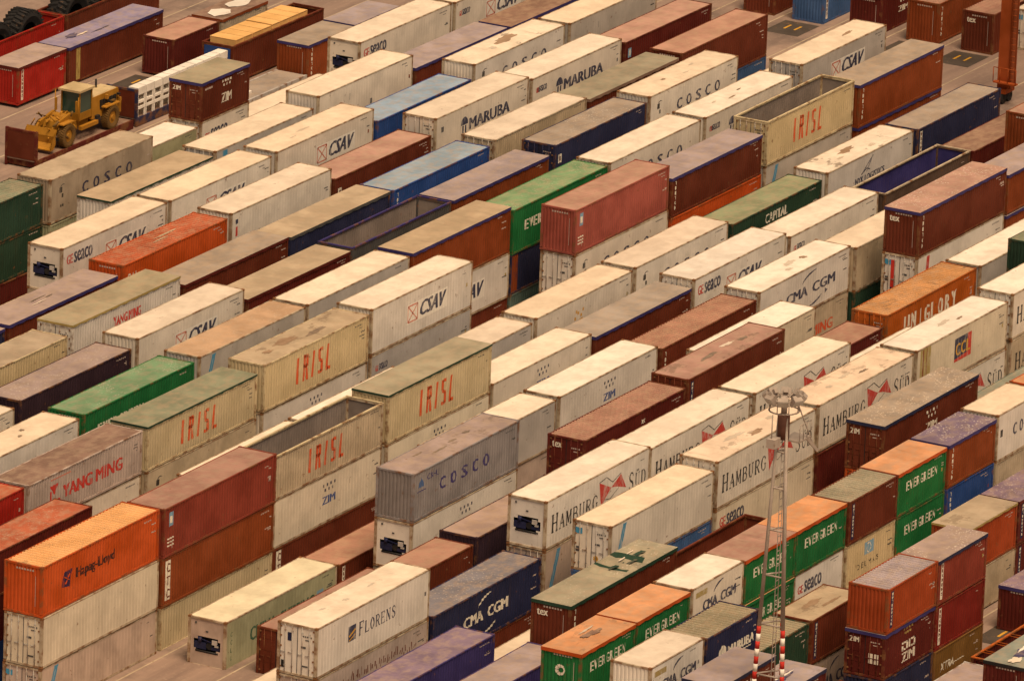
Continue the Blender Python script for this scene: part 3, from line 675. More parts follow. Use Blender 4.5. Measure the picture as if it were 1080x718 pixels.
V(14,8.97,8.06,HC,F40,'dry','brown','r_rose','front','','dark red-brown container with pink roof standing on a blue one at the yard end',noroofrib=True)
V(14,8.97,5.16,ST,F40,'dry','mblue','r_blue','front','','blue container under the pink-roofed red-brown one at the yard end')
# --- row 13
V(13,0.96,7.92,ST,F40,'ref','white','r_cream','front','','pale container end poking out at the frame edge before the dark plum one')
V(13,1.97,8.17,ST,F40,'dry','plum','r_mauve','front','','dark plum container with speckled mauve roof behind the green one',specks=.5,noroofrib=True)
V(13,2.99,8.60,HC,F40,'ref','white','r_cream','front','csav','white CSAV container in front of the olive-roofed white one, behind orange-brown roof')
V(13,3.98,7.84,ST,F40,'tarp','maroon','r_tan','front','','tan covered container with dark red side beyond the end of a CSAV box',rim='maroon')
V(13,4.96,7.95,ST,F40,'open','dkgrey',None,'front','','empty dark open-top container with rounded violet front rail',rim='purple',inner='midgrey')
V(13,5.96,7.93,ST,F40,'tarp','rust','r_lav','front','','lavender tarpaulin container behind the rust one, following the empty open-top',rim='purple',specks=.2)
V(13,6.99,8.43,ST,F40,'dry','navy','r_grey','door','box','navy container with speckled grey roof and rods on its dark door end',specks=.6,noroofrib=True)
V(13,7.98,8.74,HC,F40,'ref','white','r_cream','front','cosco','white COSCO container in front of the pink-roofed red box, rust at its corner',stains=.3,blots=[(0.35, 0.55, 0.35, 0.12, 'st_brown'), (0.55, 0.4, 0.35, 0.1, 'st_grey'), (0.7, 0.65, 0.4, 0.1, 'st_grey')])
V(13,8.97,5.45,HC,F40,'ref','cream','r_cream','front','','low cream-roofed container between COSCO and CSAV boxes at the yard end')
# --- row 12
V(12,-.02,8.0,ST,F40,'ref','cream','r_cream','front','','cream container nearly out of frame before the plain white one')
V(12,0.97,8.04,HC,F40,'ref','white','r_cream','front','','plain white container with two dark roof spots behind the YANG MING one',stains=.2,blots=[(0.62, 0.45, 0.25, 0.14, 'st_dark'), (0.7, 0.65, 0.28, 0.14, 'st_dark')])
V(12,1.98,8.11,HC,F40,'dry','green','r_green','front','evergreen40','long green container with speckled green roof between white and IRISL boxes',specks=.5,noroofrib=True)
V(12,2.99,8.26,HC,F40,'ref','lgrey','r_obrown','front','slash','grey container with dusty orange-brown roof and blue slash behind IRISL row',specks=.25)
V(12,3.98,8.28,HC,F40,'ref','lgrey','r_cream','front','','plain pale grey-sided container behind the tall front CSAV one')
V(12,4.97,8.36,HC,F40,'tarp','rust','r_tan','front','','rust container with tan cover standing on a half-hidden CSAV box',rim='purple',stains=.3)
V(12,4.97,5.45,HC,F40,'ref','white','r_cream','front','csav','CSAV container beneath the rust one, only its last letter showing')
V(12,4.97,2.55,ST,F40,'dry','brown','r_brown','front','umark','red-brown container at the foot of the rust and CSAV stack')
V(12,5.96,8.04,HC,F40,'dry','green','r_green','front','evergreen40','green EVERGREEN container with pale green roof behind the tall rose-red one',specks=.4,noroofrib=True)
V(12,5.96,5.15,ST,F40,'dry','navy','r_navy','front','rustpatch','dark blue container under the long EVERGREEN one beside the rose-red stack')
V(12,5.96,2.56,ST,F40,'dry','teal','r_teal','front','','teal container on the ground under the dark blue and EVERGREEN ones')
V(12,6.95,8.13,HC,F40,'ref','white','r_white','front','cosco','white COSCO container just beyond the long green EVERGREEN roof')
V(12,7.96,8.12,HC,F40,'ref','white','r_white','front','seaco_s+maruba','white container with small GE seaco beside the open-top IRISL door end',stains=.3,blots=[(0.45, 0.4, 0.5, 0.1, 'st_brown'), (0.6, 0.6, 0.4, 0.08, 'st_dark'), (0.3, 0.55, 0.35, 0.1, 'st_grey')])
V(12,9.02,8.61,HC,F40,'ref','lgrey','r_cream','door','csav','cream CSAV container in front of open ground beside the purple-hemmed brown one',stains=.2,blots=[(0.72, 0.5, 0.9, 0.16, 'st_brown')])
# --- row 11
V(11,-.04,8.2,ST,F40,'dry','red','r_red','front','','red container end in front of which the YANG MING box continues',noroofrib=True)
V(11,0.96,8.18,ST,F40,'dry','pinkgrey','r_brown','front','yangming','pink-grey YANG MING container with brown flat roof',noroofrib=True,rust=.45)
V(11,0.96,5.55,HC,F40,'ref','white','r_cream','front','','white container beneath the YANG MING one')
V(11,1.97,8.12,ST,F40,'hard','sand','r_gg','front','irisl','IRISL container with dusty green flat roof following YANG MING',rim='dgreen')
V(11,1.97,5.50,HC,F40,'ref','tan','r_cream','front','cosco','pale container beneath the green-roofed IRISL one beside YANG MING')
V(11,2.99,8.56,HC,F40,'dry','sand','r_tan','front','irisl','IRISL container with blotchy stained sandy roof and ribbed front end',stains=.7,noroofrib=True,blots=[(0.4, 0.6, 1.6, 0.36, 'st_brown'), (0.62, 0.4, 1.2, 0.25, 'st_dark'), (0.2, 0.5, 0.6, 0.2, 'st_brown')])
V(11,2.99,5.62,HC,F40,'ref','white','r_cream','front','zim+blueline','pale container beneath the blotchy-roofed IRISL one, letter tops showing')
V(11,3.99,8.74,HC,F40,'ref','white','r_white','front','csav','large front CSAV container between the blotchy IRISL and the rust one')
V(11,3.99,5.82,HC,F40,'ref','lgrey','r_white','front','seaco_s','grey-white container with small GE seaco beneath the large front CSAV one')
V(11,5.97,8.79,HC,F40,'dry','rose','r_rose','front','tlogo','tall rose-red container with ribbed sides on a white COSCO box',noroofrib=True)
V(11,5.97,5.87,HC,F40,'ref','white','r_white','door','cosco','white COSCO container with doors beneath the tall rose-red one')
V(11,6.97,7.79,ST,F40,'tarp','brown','r_lav','front','vert','dark brown ribbed container with lavender cover standing on an orange-red one',rim='purple')
V(11,6.97,5.18,ST,F40,'dry','orange','r_red','front','','orange-red container beneath the lavender-covered brown one')
V(11,7.98,8.45,HC,F40,'open','sand',None,'door','irisl','open-top IRISL container with door end, standing high at the yard end',rim='sand',inner='midgrey')
V(11,7.98,5.52,HC,F40,'ref','lgrey','r_white','front','slash','grey-white container with blue slash beneath the high open-top IRISL one')
V(11,9.01,7.94,HC,F40,'tarp','rust','r_grey','front','vert','rust container with grey cover and broad purple hem at the yard end',rim='purple')
V(11,9.01,5.02,ST,F40,'tarp','rust','r_grey','front','','second purple-hemmed rust container, beneath the grey-covered one at the yard end',rim='purple')
# --- row 10
V(10,-.02,7.9,ST,F40,'dry','maroon','r_red','front','','dark maroon container with speckled red roof behind the orange Hapag-Lloyd one',specks=.3,noroofrib=True)
V(10,1.98,5.75,HC,F40,'ref','white','r_white','front','','white roof edge showing behind the pink-roofed maroon stack')
V(10,2.97,5.80,HC,F40,'ref','white','r_white','front','','white roof edge showing behind the open-top and olive-roofed IRISL pair')
V(10,3.97,5.68,HC,F40,'ref','lgrey','r_cream','front','','low pale container just behind the yellow-dotted one, near the olive-roofed IRISL')
V(10,4.97,5.84,HC,F40,'ref','white','r_cream','front','yel','white container with yellow dots on its side and a sandy roof',stains=.2)
V(10,5.97,5.89,HC,F40,'ref','white','r_cream','front','cosco','white COSCO container behind GE seaco CSAV one, rust at its front corner')
V(10,6.98,5.53,ST,F40,'dry','dgreen','r_cgreen','front','capital','green CAPITAL container with pale green roof',noroofrib=True)
V(10,8.0,5.82,HC,F40,'ref','white','r_white','front','nyk','white NYK LOGISTICS container with a dark roof stain',stains=.9,blots=[(0.45, 0.62, 1.1, 0.34, 'st_brown'), (0.3, 0.4, 0.4, 0.18, 'st_grey'), (0.62, 0.3, 0.5, 0.15, 'st_grey')])
V(10,9.02,5.68,HC,F40,'dry','navy','r_grey','front','verth','navy container with speckled grey roof beyond the NYK LOGISTICS one',specks=.25,noroofrib=True)
# --- row 9
V(9,0.,8.44,HC,F40,'dry','orange','r_hapag','front','hapag','orange Hapag-Lloyd container with ribbed orange roof topping the front corner stack',stains=.5)
V(9,0.,5.52,HC,F40,'ref','cream','r_cream','door','','cream container with rusty doors beneath the Hapag-Lloyd one')
V(9,0.,2.60,ST,F40,'ref','pinkgrey','r_cream','door','slash','grey-white container with blue slash at the foot of the Hapag-Lloyd stack')
V(9,1.0,8.30,HC,F40,'dry','brick','r_pink','front','tlogo','dark red container with cracked pink roof beyond the Hapag-Lloyd one',noroofrib=True)
V(9,1.0,5.38,HC,F40,'dry','rust','r_brown','front','ctc','brown container with upright CTC panel beneath the pink-roofed dark red one')
V(9,1.0,2.48,ST,F40,'dry','sand','r_tan','front','','yellowish container on the ground under the CTC-marked brown one')
V(9,1.96,8.05,ST,F40,'open','tan',None,'front','irisl','empty open-top IRISL container with faded lettering on a white ZIM box',rim='sand',inner='midgrey')
V(9,1.96,5.45,HC,F40,'ref','cream','r_white','front','zim','white ZIM container beneath the empty open-top IRISL one')
V(9,1.96,2.55,ST,F40,'dry','brown','r_brown','front','ctc','dark brown container at the foot of the white ZIM stack')
V(9,2.97,8.28,HC,F40,'hard','sand','r_olive','front','irisl','IRISL container with raised olive flat roof following the empty open-top',rim='dgreen')
V(9,2.97,5.36,HC,F40,'ref','cream','r_white','front','zimb','cream container with star dots beneath the olive-roofed IRISL one')
V(9,3.95,5.83,HC,F40,'ref','white','r_white','front','zim','white container with star dots directly beyond the olive-roofed IRISL end',stains=.15)
V(9,4.96,5.46,ST,F40,'tarp','brown','r_grey','front','','long grey-brown covered container with dark red side in front of the yellow-dotted one',rim='purple')
V(9,5.95,5.94,HC,F40,'ref','white','r_white','door','seaco+csav','white container reading GE seaco and CSAV behind the CMA CGM one')
V(9,6.96,5.53,HC,F40,'ref','white','r_white','front','seaco_s','white container with small GE seaco mark behind the CMA CGM end, before CAPITAL')
V(9,8.0,5.11,ST,F40,'open','dkbrown',None,'front','','empty open-top container with bright blue inner wall before NYK LOGISTICS',rim='tan',inner='purpleblue',name='open_top_container')
V(9,8.99,5.02,ST,F40,'dry','maroon','r_brown','front','','low brown-roofed container at the end of the blue-lined empty open-top',noroofrib=True)
# --- row 8
V(8,0.95,2.76,HC,F40,'ref','pgreen','r_pgreen','unit','china','pale green CHINA SHIPPING reefer standing alone on the ground')
V(8,1.93,2.66,ST,F40,'dry','brown','r_pink','front','verth','low pink-roofed brown container following the CHINA SHIPPING reefer',noroofrib=True)
V(8,2.95,5.88,HC,F40,'ref','lgrey','r_white','front','','short stretch of white container behind the grey COSCO one')
V(8,2.95,2.98,HC,F40,'ref','pinkgrey','r_cream','front','','pinkish container at ground level behind the grey COSCO stack')
V(8,3.95,5.90,HC,F40,'ref','white','r_white','front','zim','white-roofed ZIM container with blue letters behind the striped dark red one',stains=.15)
V(8,4.95,5.60,HC,F40,'dry','brown','r_pink','front','vert','dark red container with striped pink roof before the grey-brown covered one')
V(8,5.94,5.98,HC,F40,'ref','white','r_white','door','cmacgm','white CMA CGM container with barred doors and roof stains',stains=.3,blots=[(0.55, 0.6, 0.7, 0.3, 'st_grey'), (0.45, 0.35, 0.5, 0.15, 'st_grey'), (0.68, 0.55, 0.4, 0.2, 'st_brown')])
V(8,5.94,3.08,HC,F40,'ref','tan','r_cream','front','yangming_low','pale container with orange letters ending NG beneath the CMA CGM one')
V(8,6.97,5.60,HC,F40,'ref','tan','r_cream','front','','plain tan container directly beyond CMA CGM, on a dark green one')
V(8,6.97,2.70,ST,F40,'dry','dgreen','r_gg','front','','dark green container on the ground under the plain tan one')
V(8,9.0,8.1,HC,F40,'dry','rust','r_pink','front','','tall rust container with pink roof at the frame edge near the crane leg',noroofrib=True)
# --- row 7
V(7,1.0,2.75,HC,F40,'dry','brown','r_pink','door','','low brown container with dark doors between CHINA SHIPPING and FLORENS',rust=.3,noroofrib=True)
V(7,2.01,8.52,HC,F40,'dry','grey','r_mauve','front','coscog','grey ribbed COSCO container with violet letters on a white reefer',stains=.6,noroofrib=True,blots=[(0.4, 0.45, 0.8, 0.12, 'st_dark'), (0.55, 0.55, 0.6, 0.1, 'st_dark'), (0.28, 0.7, 0.5, 0.1, 'st_dark'), (0.7, 0.6, 0.4, 0.14, 'st_dark')])
V(7,2.01,5.60,HC,F40,'ref','white','r_white','unit','zimb','white reefer with dark cooling unit beneath the grey COSCO one')
V(7,4.96,5.84,HC,F40,'ref','cream','r_white','front','','white container strip between the two striped dark red ones and CMA CGM')
V(7,7.0,8.49,HC,F40,'tarp','brown','r_rose','front','texe+vert','brown tex container with speckled tarpaulin and purple hem on a white box',rim='purple',specks=.8,stains=.3)
V(7,7.0,5.58,HC,F40,'ref','white','r_white','door','slashr','white container with red stripe on its doors beneath the tex one')
V(7,8.0,7.88,ST,F40,'tarp','rust','r_lav','front','slashr2','red container with lavender cover beyond the brown tex one',rim='purple')
V(7,8.0,5.2,ST,F40,'tarp','rust','r_lav','front','','red purple-hemmed container beneath the lavender-covered one beyond tex',rim='purple')
# --- row 6
V(6,0.0,2.75,HC,F40,'ref','cream','r_cream','front','','cream roof corner beside the FLORENS stack, lowest in the frame')
V(6,0.99,5.46,HC,F40,'dry','brown','r_pink','front','','pink-roofed brown container with yellow roof mark beyond the FLORENS one',noroofrib=True)
V(6,1.99,5.72,ST,F40,'dry','plum','r_mauve','front','','dark plum container with yellowish roof edge behind the HAMBURG SÜD reefer',noroofrib=True)
V(6,2.97,8.09,HC,F40,'dry','maroon','r_pink','door','tex+texd','dark red tex container with striped roof and door rods behind HAMBURG SÜD',rust=.15)
V(6,3.95,8.52,HC,F40,'dry','brown','r_rose','door','vertb','dark red container with blotchy pink roof just beyond the striped tex one',stains=.7,noroofrib=True,blots=[(0.4, 0.5, 1.2, 0.2, 'st_dark'), (0.62, 0.6, 0.9, 0.16, 'r_cream'), (0.75, 0.5, 0.5, 0.2, 'st_dark')])
V(6,4.99,5.26,ST,F40,'dry','maroon','r_pink','front','','small visible stretch of red container in front of UNIGLORY',noroofrib=True)
V(6,5.99,5.89,HC,F40,'dry','dorange','r_dorange','door','uniglory','orange UNIGLORY container with ribbed stained roof',stains=.7)
V(6,7.0,5.84,HC,F40,'ref','lgrey','r_white','front','blk','white-roofed grey container beyond UNIGLORY, before the tex stack')
# --- row 5
V(5,0.01,8.34,HC,F40,'ref','white','r_cream','door','florens','white FLORENS container with blue and yellow mark and rusty doors',stains=.2,blots=[(0.42, 0.5, 0.35, 0.14, 'st_grey'), (0.25, 0.6, 0.3, 0.12, 'st_grey'), (0.66, 0.55, 0.4, 0.1, 'st_grey')])
V(5,0.01,5.42,HC,F40,'ref','pinkgrey','r_cream','door','scrawl','white container with broken dark lettering beneath FLORENS')
V(5,1.01,5.42,HC,F40,'dry','ink','r_navy','front','cmaw','navy CMA CGM container with speckled grey roof beyond FLORENS',specks=.4,noroofrib=True)
V(5,1.01,2.52,ST,F40,'dry','brown','r_brown','front','','red-brown container beneath the navy CMA CGM one')
V(5,2.0,8.61,HC,F40,'ref','white','r_white','unit','hamburg','HAMBURG SÜD reefer with cooling unit facing the navy CMA CGM roof',stains=.15)
V(5,2.0,5.68,HC,F40,'ref','pinkgrey','r_white','door','slash','grey-white container with blue slash beneath the HAMBURG SÜD reefer')
V(5,2.97,8.43,HC,F40,'ref','white','r_white','front','hamburg','HAMBURG SÜD container following the reefer, middle of the back Hamburg row',stains=.2)
V(5,3.98,8.38,HC,F40,'ref','white','r_white','door','hamburg','HAMBURG SÜD container behind the floodlight mast head, farthest of the back Hamburg row')
V(5,4.97,5.75,HC,F40,'ref','white','r_white','front','','white roof behind the CCL container')
V(5,7.0,7.95,ST,F40,'dry','dgreen','r_gg','front','','dark green container at the frame edge above the second HAMBURG letters',noroofrib=True)
V(5,7.0,5.35,ST,F40,'tarp','rust','r_red','front','','orange-red container under the dark green one at the frame edge',rim='red')
# --- row 4
V(4,0.,5.47,ST,F40,'dry','purple','r_purple','front','','violet-blue container with lilac roof in front of FLORENS',noroofrib=True)
V(4,1.0,2.9,HC,F40,'ref','cream','r_cream','front','','low cream roof between the lilac-roofed container and the green tarpaulin one',stains=.2)
V(4,1.99,7.99,HC,F40,'ref','white','r_cream','door','slash','plain white container with blue slash and grey doors before the front HAMBURG SÜD reefer')
V(4,1.99,5.08,ST,F40,'dry','mblue','r_blue','front','','dark blue ribbed container beneath the plain white one with blue slash')
V(4,2.98,8.40,HC,F40,'ref','white','r_wpink','door','hamburg','HAMBURG SÜD container on GE seaco, crossed by the mast legs, blotchy roof',stains=.6,blots=[(0.4, 0.62, 1.1, 0.28, 'st_grey'), (0.52, 0.35, 0.9, 0.22, 'st_brown'), (0.75, 0.6, 0.5, 0.18, 'st_grey')])
V(4,2.98,5.48,HC,F40,'ref','cream','r_white','front','seaco','white GE seaco container beneath the blotchy-roofed HAMBURG SÜD one')
V(4,3.97,8.46,HC,F40,'ref','white','r_wpink','front','hamburg','HAMBURG SÜD container between the mast and the CCL one',stains=.6,blots=[(0.5, 0.6, 0.7, 0.2, 'st_grey'), (0.62, 0.4, 0.5, 0.16, 'st_dark'), (0.3, 0.5, 0.4, 0.15, 'st_grey')])
V(4,3.97,5.5,HC,F40,'dry','maroon','r_brown','front','','dark maroon container beneath the HAMBURG SÜD one beside ZIM')
V(4,4.97,8.48,HC,F40,'ref','cream','r_white','front','ccl','cream CCL container with rusty upright strip and red-blue sign',stains=.3,blots=[(0.5, 0.55, 0.8, 0.22, 'st_grey'), (0.62, 0.4, 0.4, 0.12, 'st_brown')])
V(4,4.97,5.55,HC,F40,'ref','white','r_white','front','hamburg','HAMBURG SÜD container beneath the CCL one')
V(4,5.98,8.79,HC,F40,'ref','white','r_white','door','hamburg','HAMBURG SÜD container with barred doors at the frame edge beyond CCL',stains=.25)
V(4,5.98,5.87,HC,F40,'ref','tan','r_white','front','hamburg','tan-sided HAMBURG SÜD container beneath the barred-door one beyond CCL')
# --- row 3
V(3,0.,5.45,ST,F40,'dry','purple','r_lav','front','','lilac-grey roofed container beside the green tarpaulin tex one',noroofrib=True)
V(3,0.99,7.82,HC,F40,'tarp','brown','r_olive','front','texe+vert','brown tex container with torn green tarpaulin behind EVERGREEN boxes',rim='dgreen',specks=.5,holes=True,blots=[(0.6, 0.5, 0.9, 0.16, 'dgreen'), (0.72, 0.35, 1.0, 0.14, 'dgreen'), (0.7, 0.62, 0.6, 0.06, 'r_cream'), (0.84, 0.5, 0.8, 0.2, 'dgreen'), (0.8, 0.7, 0.5, 0.05, 'r_cream')])  # cream strips are highlights painted onto the torn tarpaulin
V(3,2.0,5.72,ST,F40,'open','brown',None,'front','','dark red open-top container below GE seaco, beyond the torn tarpaulin',rim='brown')
V(3,3.94,8.13,HC,F40,'tarp','brown','r_grey','door','zimw+zdoor','brown ZIM container with white-speckled grey roof and door rods',specks=1.,rim='navy')
V(3,3.94,5.22,ST,F40,'dry','orange','r_red','door','vertb','red container beneath the speckled brown ZIM one')
V(3,5.0,5.3,ST,F40,'dry','teal','r_teal','front','','teal-grey roofed container below the HAMBURG SÜD letters, beyond ZIM',stains=.4,noroofrib=True)
# --- row 2 (short containers)
E='short containers in the EVERGREEN row'
def s20(r, X, zt, h, typ, side, roof, end, lg, label, **kw): container(r, X, zt, h, F20, typ, side, roof, end, lg, label, GP, **kw)
s20(2,402.7,8.18,ST,'tarp','green','r_orange','front','evergreen+egx','short EVERGREEN container with dusty orange roof, its ribbed end facing out',rim='orange',stains=.5,blots=[(0.55, 0.5, 1.0, 0.3, 'r_brown'), (0.6, 0.7, 0.8, 0.1, 'st_grey')])
s20(2,402.7,5.56,ST,'dry','green','r_green','front','','green short container beneath the first EVERGREEN one')
s20(2,408.95,8.2,ST,'tarp','green','r_orange','front','evergreen','short EVERGREEN container between the end one and the white CMA CGM',rim='orange')
s20(2,408.95,5.58,ST,'dry','green','r_green','front','','green short container beneath the second EVERGREEN one')
s20(2,415.1,8.32,ST,'ref','white','r_white','front','cma20','short white CMA CGM container with yellow mark between two EVERGREEN ones')
s20(2,415.1,5.7,ST,'ref','white','r_white','front','','white short container beneath the CMA CGM with yellow mark')
s20(2,421.35,8.2,ST,'tarp','green','r_pink','front','evergreen','short EVERGREEN container crossed by the mast legs, dull pink roof',rim='orange',stains=.3)
s20(2,421.35,5.58,ST,'tarp','green','r_orange','front','evergreen','orange-rimmed EVERGREEN container beneath the pink-roofed one at the mast')
s20(2,427.55,8.2,ST,'tarp','green','r_orange','front','evergreen','short orange-roofed EVERGREEN container standing on GE seaco',rim='orange',stains=.3)
s20(2,427.55,5.58,ST,'ref','cwhite','r_white','front','seaco20','short white GE seaco container beneath an orange-roofed EVERGREEN one')
s20(2,433.9,8.15,ST,'dry','brown','r_olive','front','vertb','short brown container with ribbed olive roof standing on DELMAS',stains=.3,specks=.2)
s20(2,433.9,5.54,ST,'dry','sand','r_white','front','delmas','short cream DELMAS container with blue square sign')
s20(2,440.1,8.12,ST,'tarp','green','r_orange','front','evergreen','short EVERGREEN container standing on another EVERGREEN one, orange roof',rim='orange',stains=.3)
s20(2,440.1,5.5,ST,'dry','green','r_green','front','evergreen','short EVERGREEN container beneath another, beside DELMAS')
s20(2,446.4,8.15,ST,'tarp','rust','r_purple','front','vert','short rust container with speckled violet cover beyond EVERGREEN',rim='purple',specks=1.)
s20(2,446.4,5.52,ST,'dry','blue','r_blue','front','vert','short blue container beneath the violet-covered rust one')
s20(2,452.75,8.3,HC,'ref','white','r_cream','front','cosco20','short white COSCO container beyond the violet-covered rust one')
s20(2,452.75,5.4,HC,'dry','tan','r_tan','front','','short tan container beneath the short COSCO one')
s20(2,459.1,8.3,ST,'dry','orange','r_orange','front','','short container with orange roof beyond the short COSCO one',noroofrib=True)
# --- row 1
s20(1,402.65,8.27,ST,'ref','cwhite','r_cream','front','cma20','short white CMA CGM container before MARUBA at the bottom of the frame')
s20(1,408.9,8.14,ST,'dry','ink','r_olive','front','maruba20','short navy MARUBA container with ribbed speckled roof',specks=.3)
s20(1,408.9,5.5,ST,'dry','brown','r_brown','front','','short brown container beneath navy MARUBA')
s20(1,415.1,5.55,ST,'dry','dgreen','r_olive','front','vert','short dark green container with olive roof behind the mast')
s20(1,421.4,5.56,ST,'dry','brown','r_tan','front','vertb','short brown container with sandy stained roof below GE seaco and DELMAS',stains=.7,noroofrib=True,blots=[(0.45, 0.6, 1.4, 0.24, 'st_brown'), (0.6, 0.3, 1.0, 0.16, 'st_brown')])
s20(1,421.4,2.92,HC,'ref','pinkgrey','r_cream','front','cma20','short CMA CGM container beneath the sandy-roofed brown one')
s20(1,441.0,5.30,ST,'hard','rred','r_tan','front','','short red container with blotchy sandy roof behind the brown stack',rim='ochre',stains=.6)
s20(1,441.0,2.68,ST,'ref','tan','r_cream','front','','short pale container beneath the blotchy-roofed red one')
s20(1,447.25,5.37,ST,'tarp','maroon','r_purple','front','vertb','short maroon container with violet speckled cover at the frame edge',rim='maroon',specks=.5,stains=.4)
s20(1,447.25,2.76,ST,'dry','maroon','r_brown','front','vertb','short maroon container beneath the violet speckled cover one')
# --- row 0
s20(0,402.35,8.25,ST,'tarp','brown','r_lav','front','zimw','short brown container with lilac cover at the foot of the mast',rim='navy')
s20(0,408.45,5.75,ST,'tarp','maroon','r_lav','front','','short dark red container with loose rumpled cover behind the mast legs',rim='navy',stains=.4,blots=[(0.5, 0.5, 1.6, 0.3, 'st_navy'), (0.6, 0.55, 1.1, 0.1, 'r_white'), (0.35, 0.6, 0.8, 0.08, 'r_white')])
s20(0,415.0,2.7,ST,'dry','maroon','r_brown','front','','low brown-roofed container in front of the ZIM door stack',noroofrib=True)
s20(0,421.55,8.2,ST,'dry','rred','r_lav','front','vertb','short red container with ribbed grey roof on top of the ZIM door one',specks=.3)
s20(0,421.55,5.57,ST,'tarp','maroon','r_lav','door','zimheb+zdoor','short dark brown ZIM container with doors and block letters, second in its stack',rim='purple')
s20(0,421.55,2.95,ST,'dry','navy','r_navy','front','','short navy container at the foot of the brown ZIM stack')
s20(0,427.7,8.1,ST,'tarp','brick','r_mauve','front','verth','short dark red container with speckled mauve cover beside the ribbed grey roof',specks=.8,rim='navy')
s20(0,427.7,5.45,ST,'dry','dred','r_red','front','verth','short red container with long white upright panel above XTRA')
s20(0,427.7,2.85,ST,'dry','ochre2','r_tan','front','xtra','short ochre XTRA container on the ground')
s20(0,440.75,2.62,ST,'tarp','maroon','r_purple','front','','lone short dark red container with violet cover standing on the ground',rim='purple',specks=.5)
# --- rows in front
s20(-1,421.6,2.75,ST,'dry','lgrey','r_lav','front','','grey-lilac roof in front of XTRA at the bottom edge',noroofrib=True,stains=.3)
V(-1,(428.35-397.64)/12.653,2.75,ST,F40,'bows','maroon',None,'front','','empty dark red open-top with rows of roof bows',rim='dorange')
s20(-2,420.95,5.65,ST,'tarp','maroon','r_teal','front','','dark red container with tattered tarpaulin at the corner of the frame',rim='black',stains=.6,blots=[(0.4, 0.5, 1.2, 0.4, 'st_navy'), (0.5, 0.6, 0.9, 0.14, 'r_white'), (0.15, 0.4, 0.7, 0.3, 'r_cream')])
# --- beyond the block
def far(X, Y, zt, h, L, typ, side, roof, end, lg, label, **kw): container(0, X, zt, h, L, typ, side, roof, end, lg, label, kw.pop('group', 'containers on the ground beyond the stacks'), Y=Y, **kw)
far(498.0,308.4,2.80,ST,F20,'tarp','red','r_mauve','front','verth','bright red short container with grey-mauve cover on the ground beside the bulldozer',rim='maroon')
far(504.5,308.4,2.72,ST,F40,'tarp','brown','r_violet','front','bands','long brown container with torn violet-hemmed cover and yellow upright band',rim='purple',stains=.2,blots=[(0.22, 0.62, 0.9, 0.3, 'st_navy'), (0.3, 0.5, 0.7, 0.12, 'r_cream'), (0.45, 0.35, 1.2, 0.08, 'st_navy')])
far(510.4,303.75,2.72,ST,F20,'dry','maroon','r_rose','front','','short dark red container with pink roof alone on the ground behind white cargo',noroofrib=True)
far(516.8,303.75,2.75,ST,F20,'tarp','tan','r_brown','front','','short container with bright white patches on its brown cover',rim='rust',stains=1.)
far(515.1,295.9,2.60,ST,F20,'tarp','rust','r_grey','front','vert','short orange-brown container with purple hem facing the empty flat rack',rim='purple')
far(521.35,295.9,2.65,ST,F20,'tarp','brown','r_lav','front','','short container with lavender cover behind the long GE seaco reefer',rim='purple')
far(549.5,274.3,2.9,HC,F20,'dry','mblue','r_blue','front','verth','bright blue short container on the open ground at the top of the frame')
far(549.5,269.8,2.6,ST,F20,'dry','maroon','r_rose','front','zimw','maroon ZIM-marked container on the open ground between blue and rust ones')
far(549.5,265.4,2.95,HC,F40,'dry','rust','r_pink','front','vert','large rust-red container end standing on open ground near the crane leg')
far(549.5,261.1,2.9,HC,F20,'dry','brown','r_pink','front','texe','red-brown tex container end on open ground beside the crane leg')
far(552.0,258.3,2.9,HC,F20,'ref','white','r_cream','door','slash','white container with barred doors behind the orange crane leg')
far(549.5,278.2,2.9,HC,F40,'dry','brown','r_brown','front','','dark brown container on open ground behind the orange carrier')

# ------------------------------------------------------------------ tiers nobody can see, below the visible ones
low = LOWEST
mb = MB(); rr = random.Random(3)
for z, x, y, L_ in low.values():
    if z > .6:
        n = max(1, round(z/2.75)); hh = z/n
        for i in range(n): mb.box(x+.03, y+.02, i*hh+.01, x+L_-.03, y+W-.02, (i+1)*hh-.012, paint(rr.choice(['maroon','brown','tan','white','navy','blue','rust','dgreen']), 'side'))
tag(mb.build('lower_containers'), 'lower tiers of the container stacks, in shadow between the rows', 'containers', kind='stuff')

# ------------------------------------------------------------------ ground
gm = MB(); gm.face([(-900,-900,0),(1500,-900,0),(1500,1500,0),(-900,1500,0)], ground_mat()); tag(gm.build('ground'), kind='structure')
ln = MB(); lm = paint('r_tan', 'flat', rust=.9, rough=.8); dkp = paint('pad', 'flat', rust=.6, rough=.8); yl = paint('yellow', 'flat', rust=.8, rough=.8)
for r in range(-3, 26):
    y = (ROW[r] if r in ROW else 204.81+4.332*r)-OY
    for yy in (y-.6,):
        ln.box(385-OX, yy, .003, 575-OX, yy+.11, .004, lm)
tag(ln.build('lane_markings'), kind='structure')
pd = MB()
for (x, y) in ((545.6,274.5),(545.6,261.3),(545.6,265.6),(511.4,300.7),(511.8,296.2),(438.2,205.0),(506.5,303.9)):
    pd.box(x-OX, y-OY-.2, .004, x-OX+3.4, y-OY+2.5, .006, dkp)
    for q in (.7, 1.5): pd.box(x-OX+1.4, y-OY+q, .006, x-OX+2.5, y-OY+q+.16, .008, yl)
tag(pd.build('slot_markings'), kind='structure')

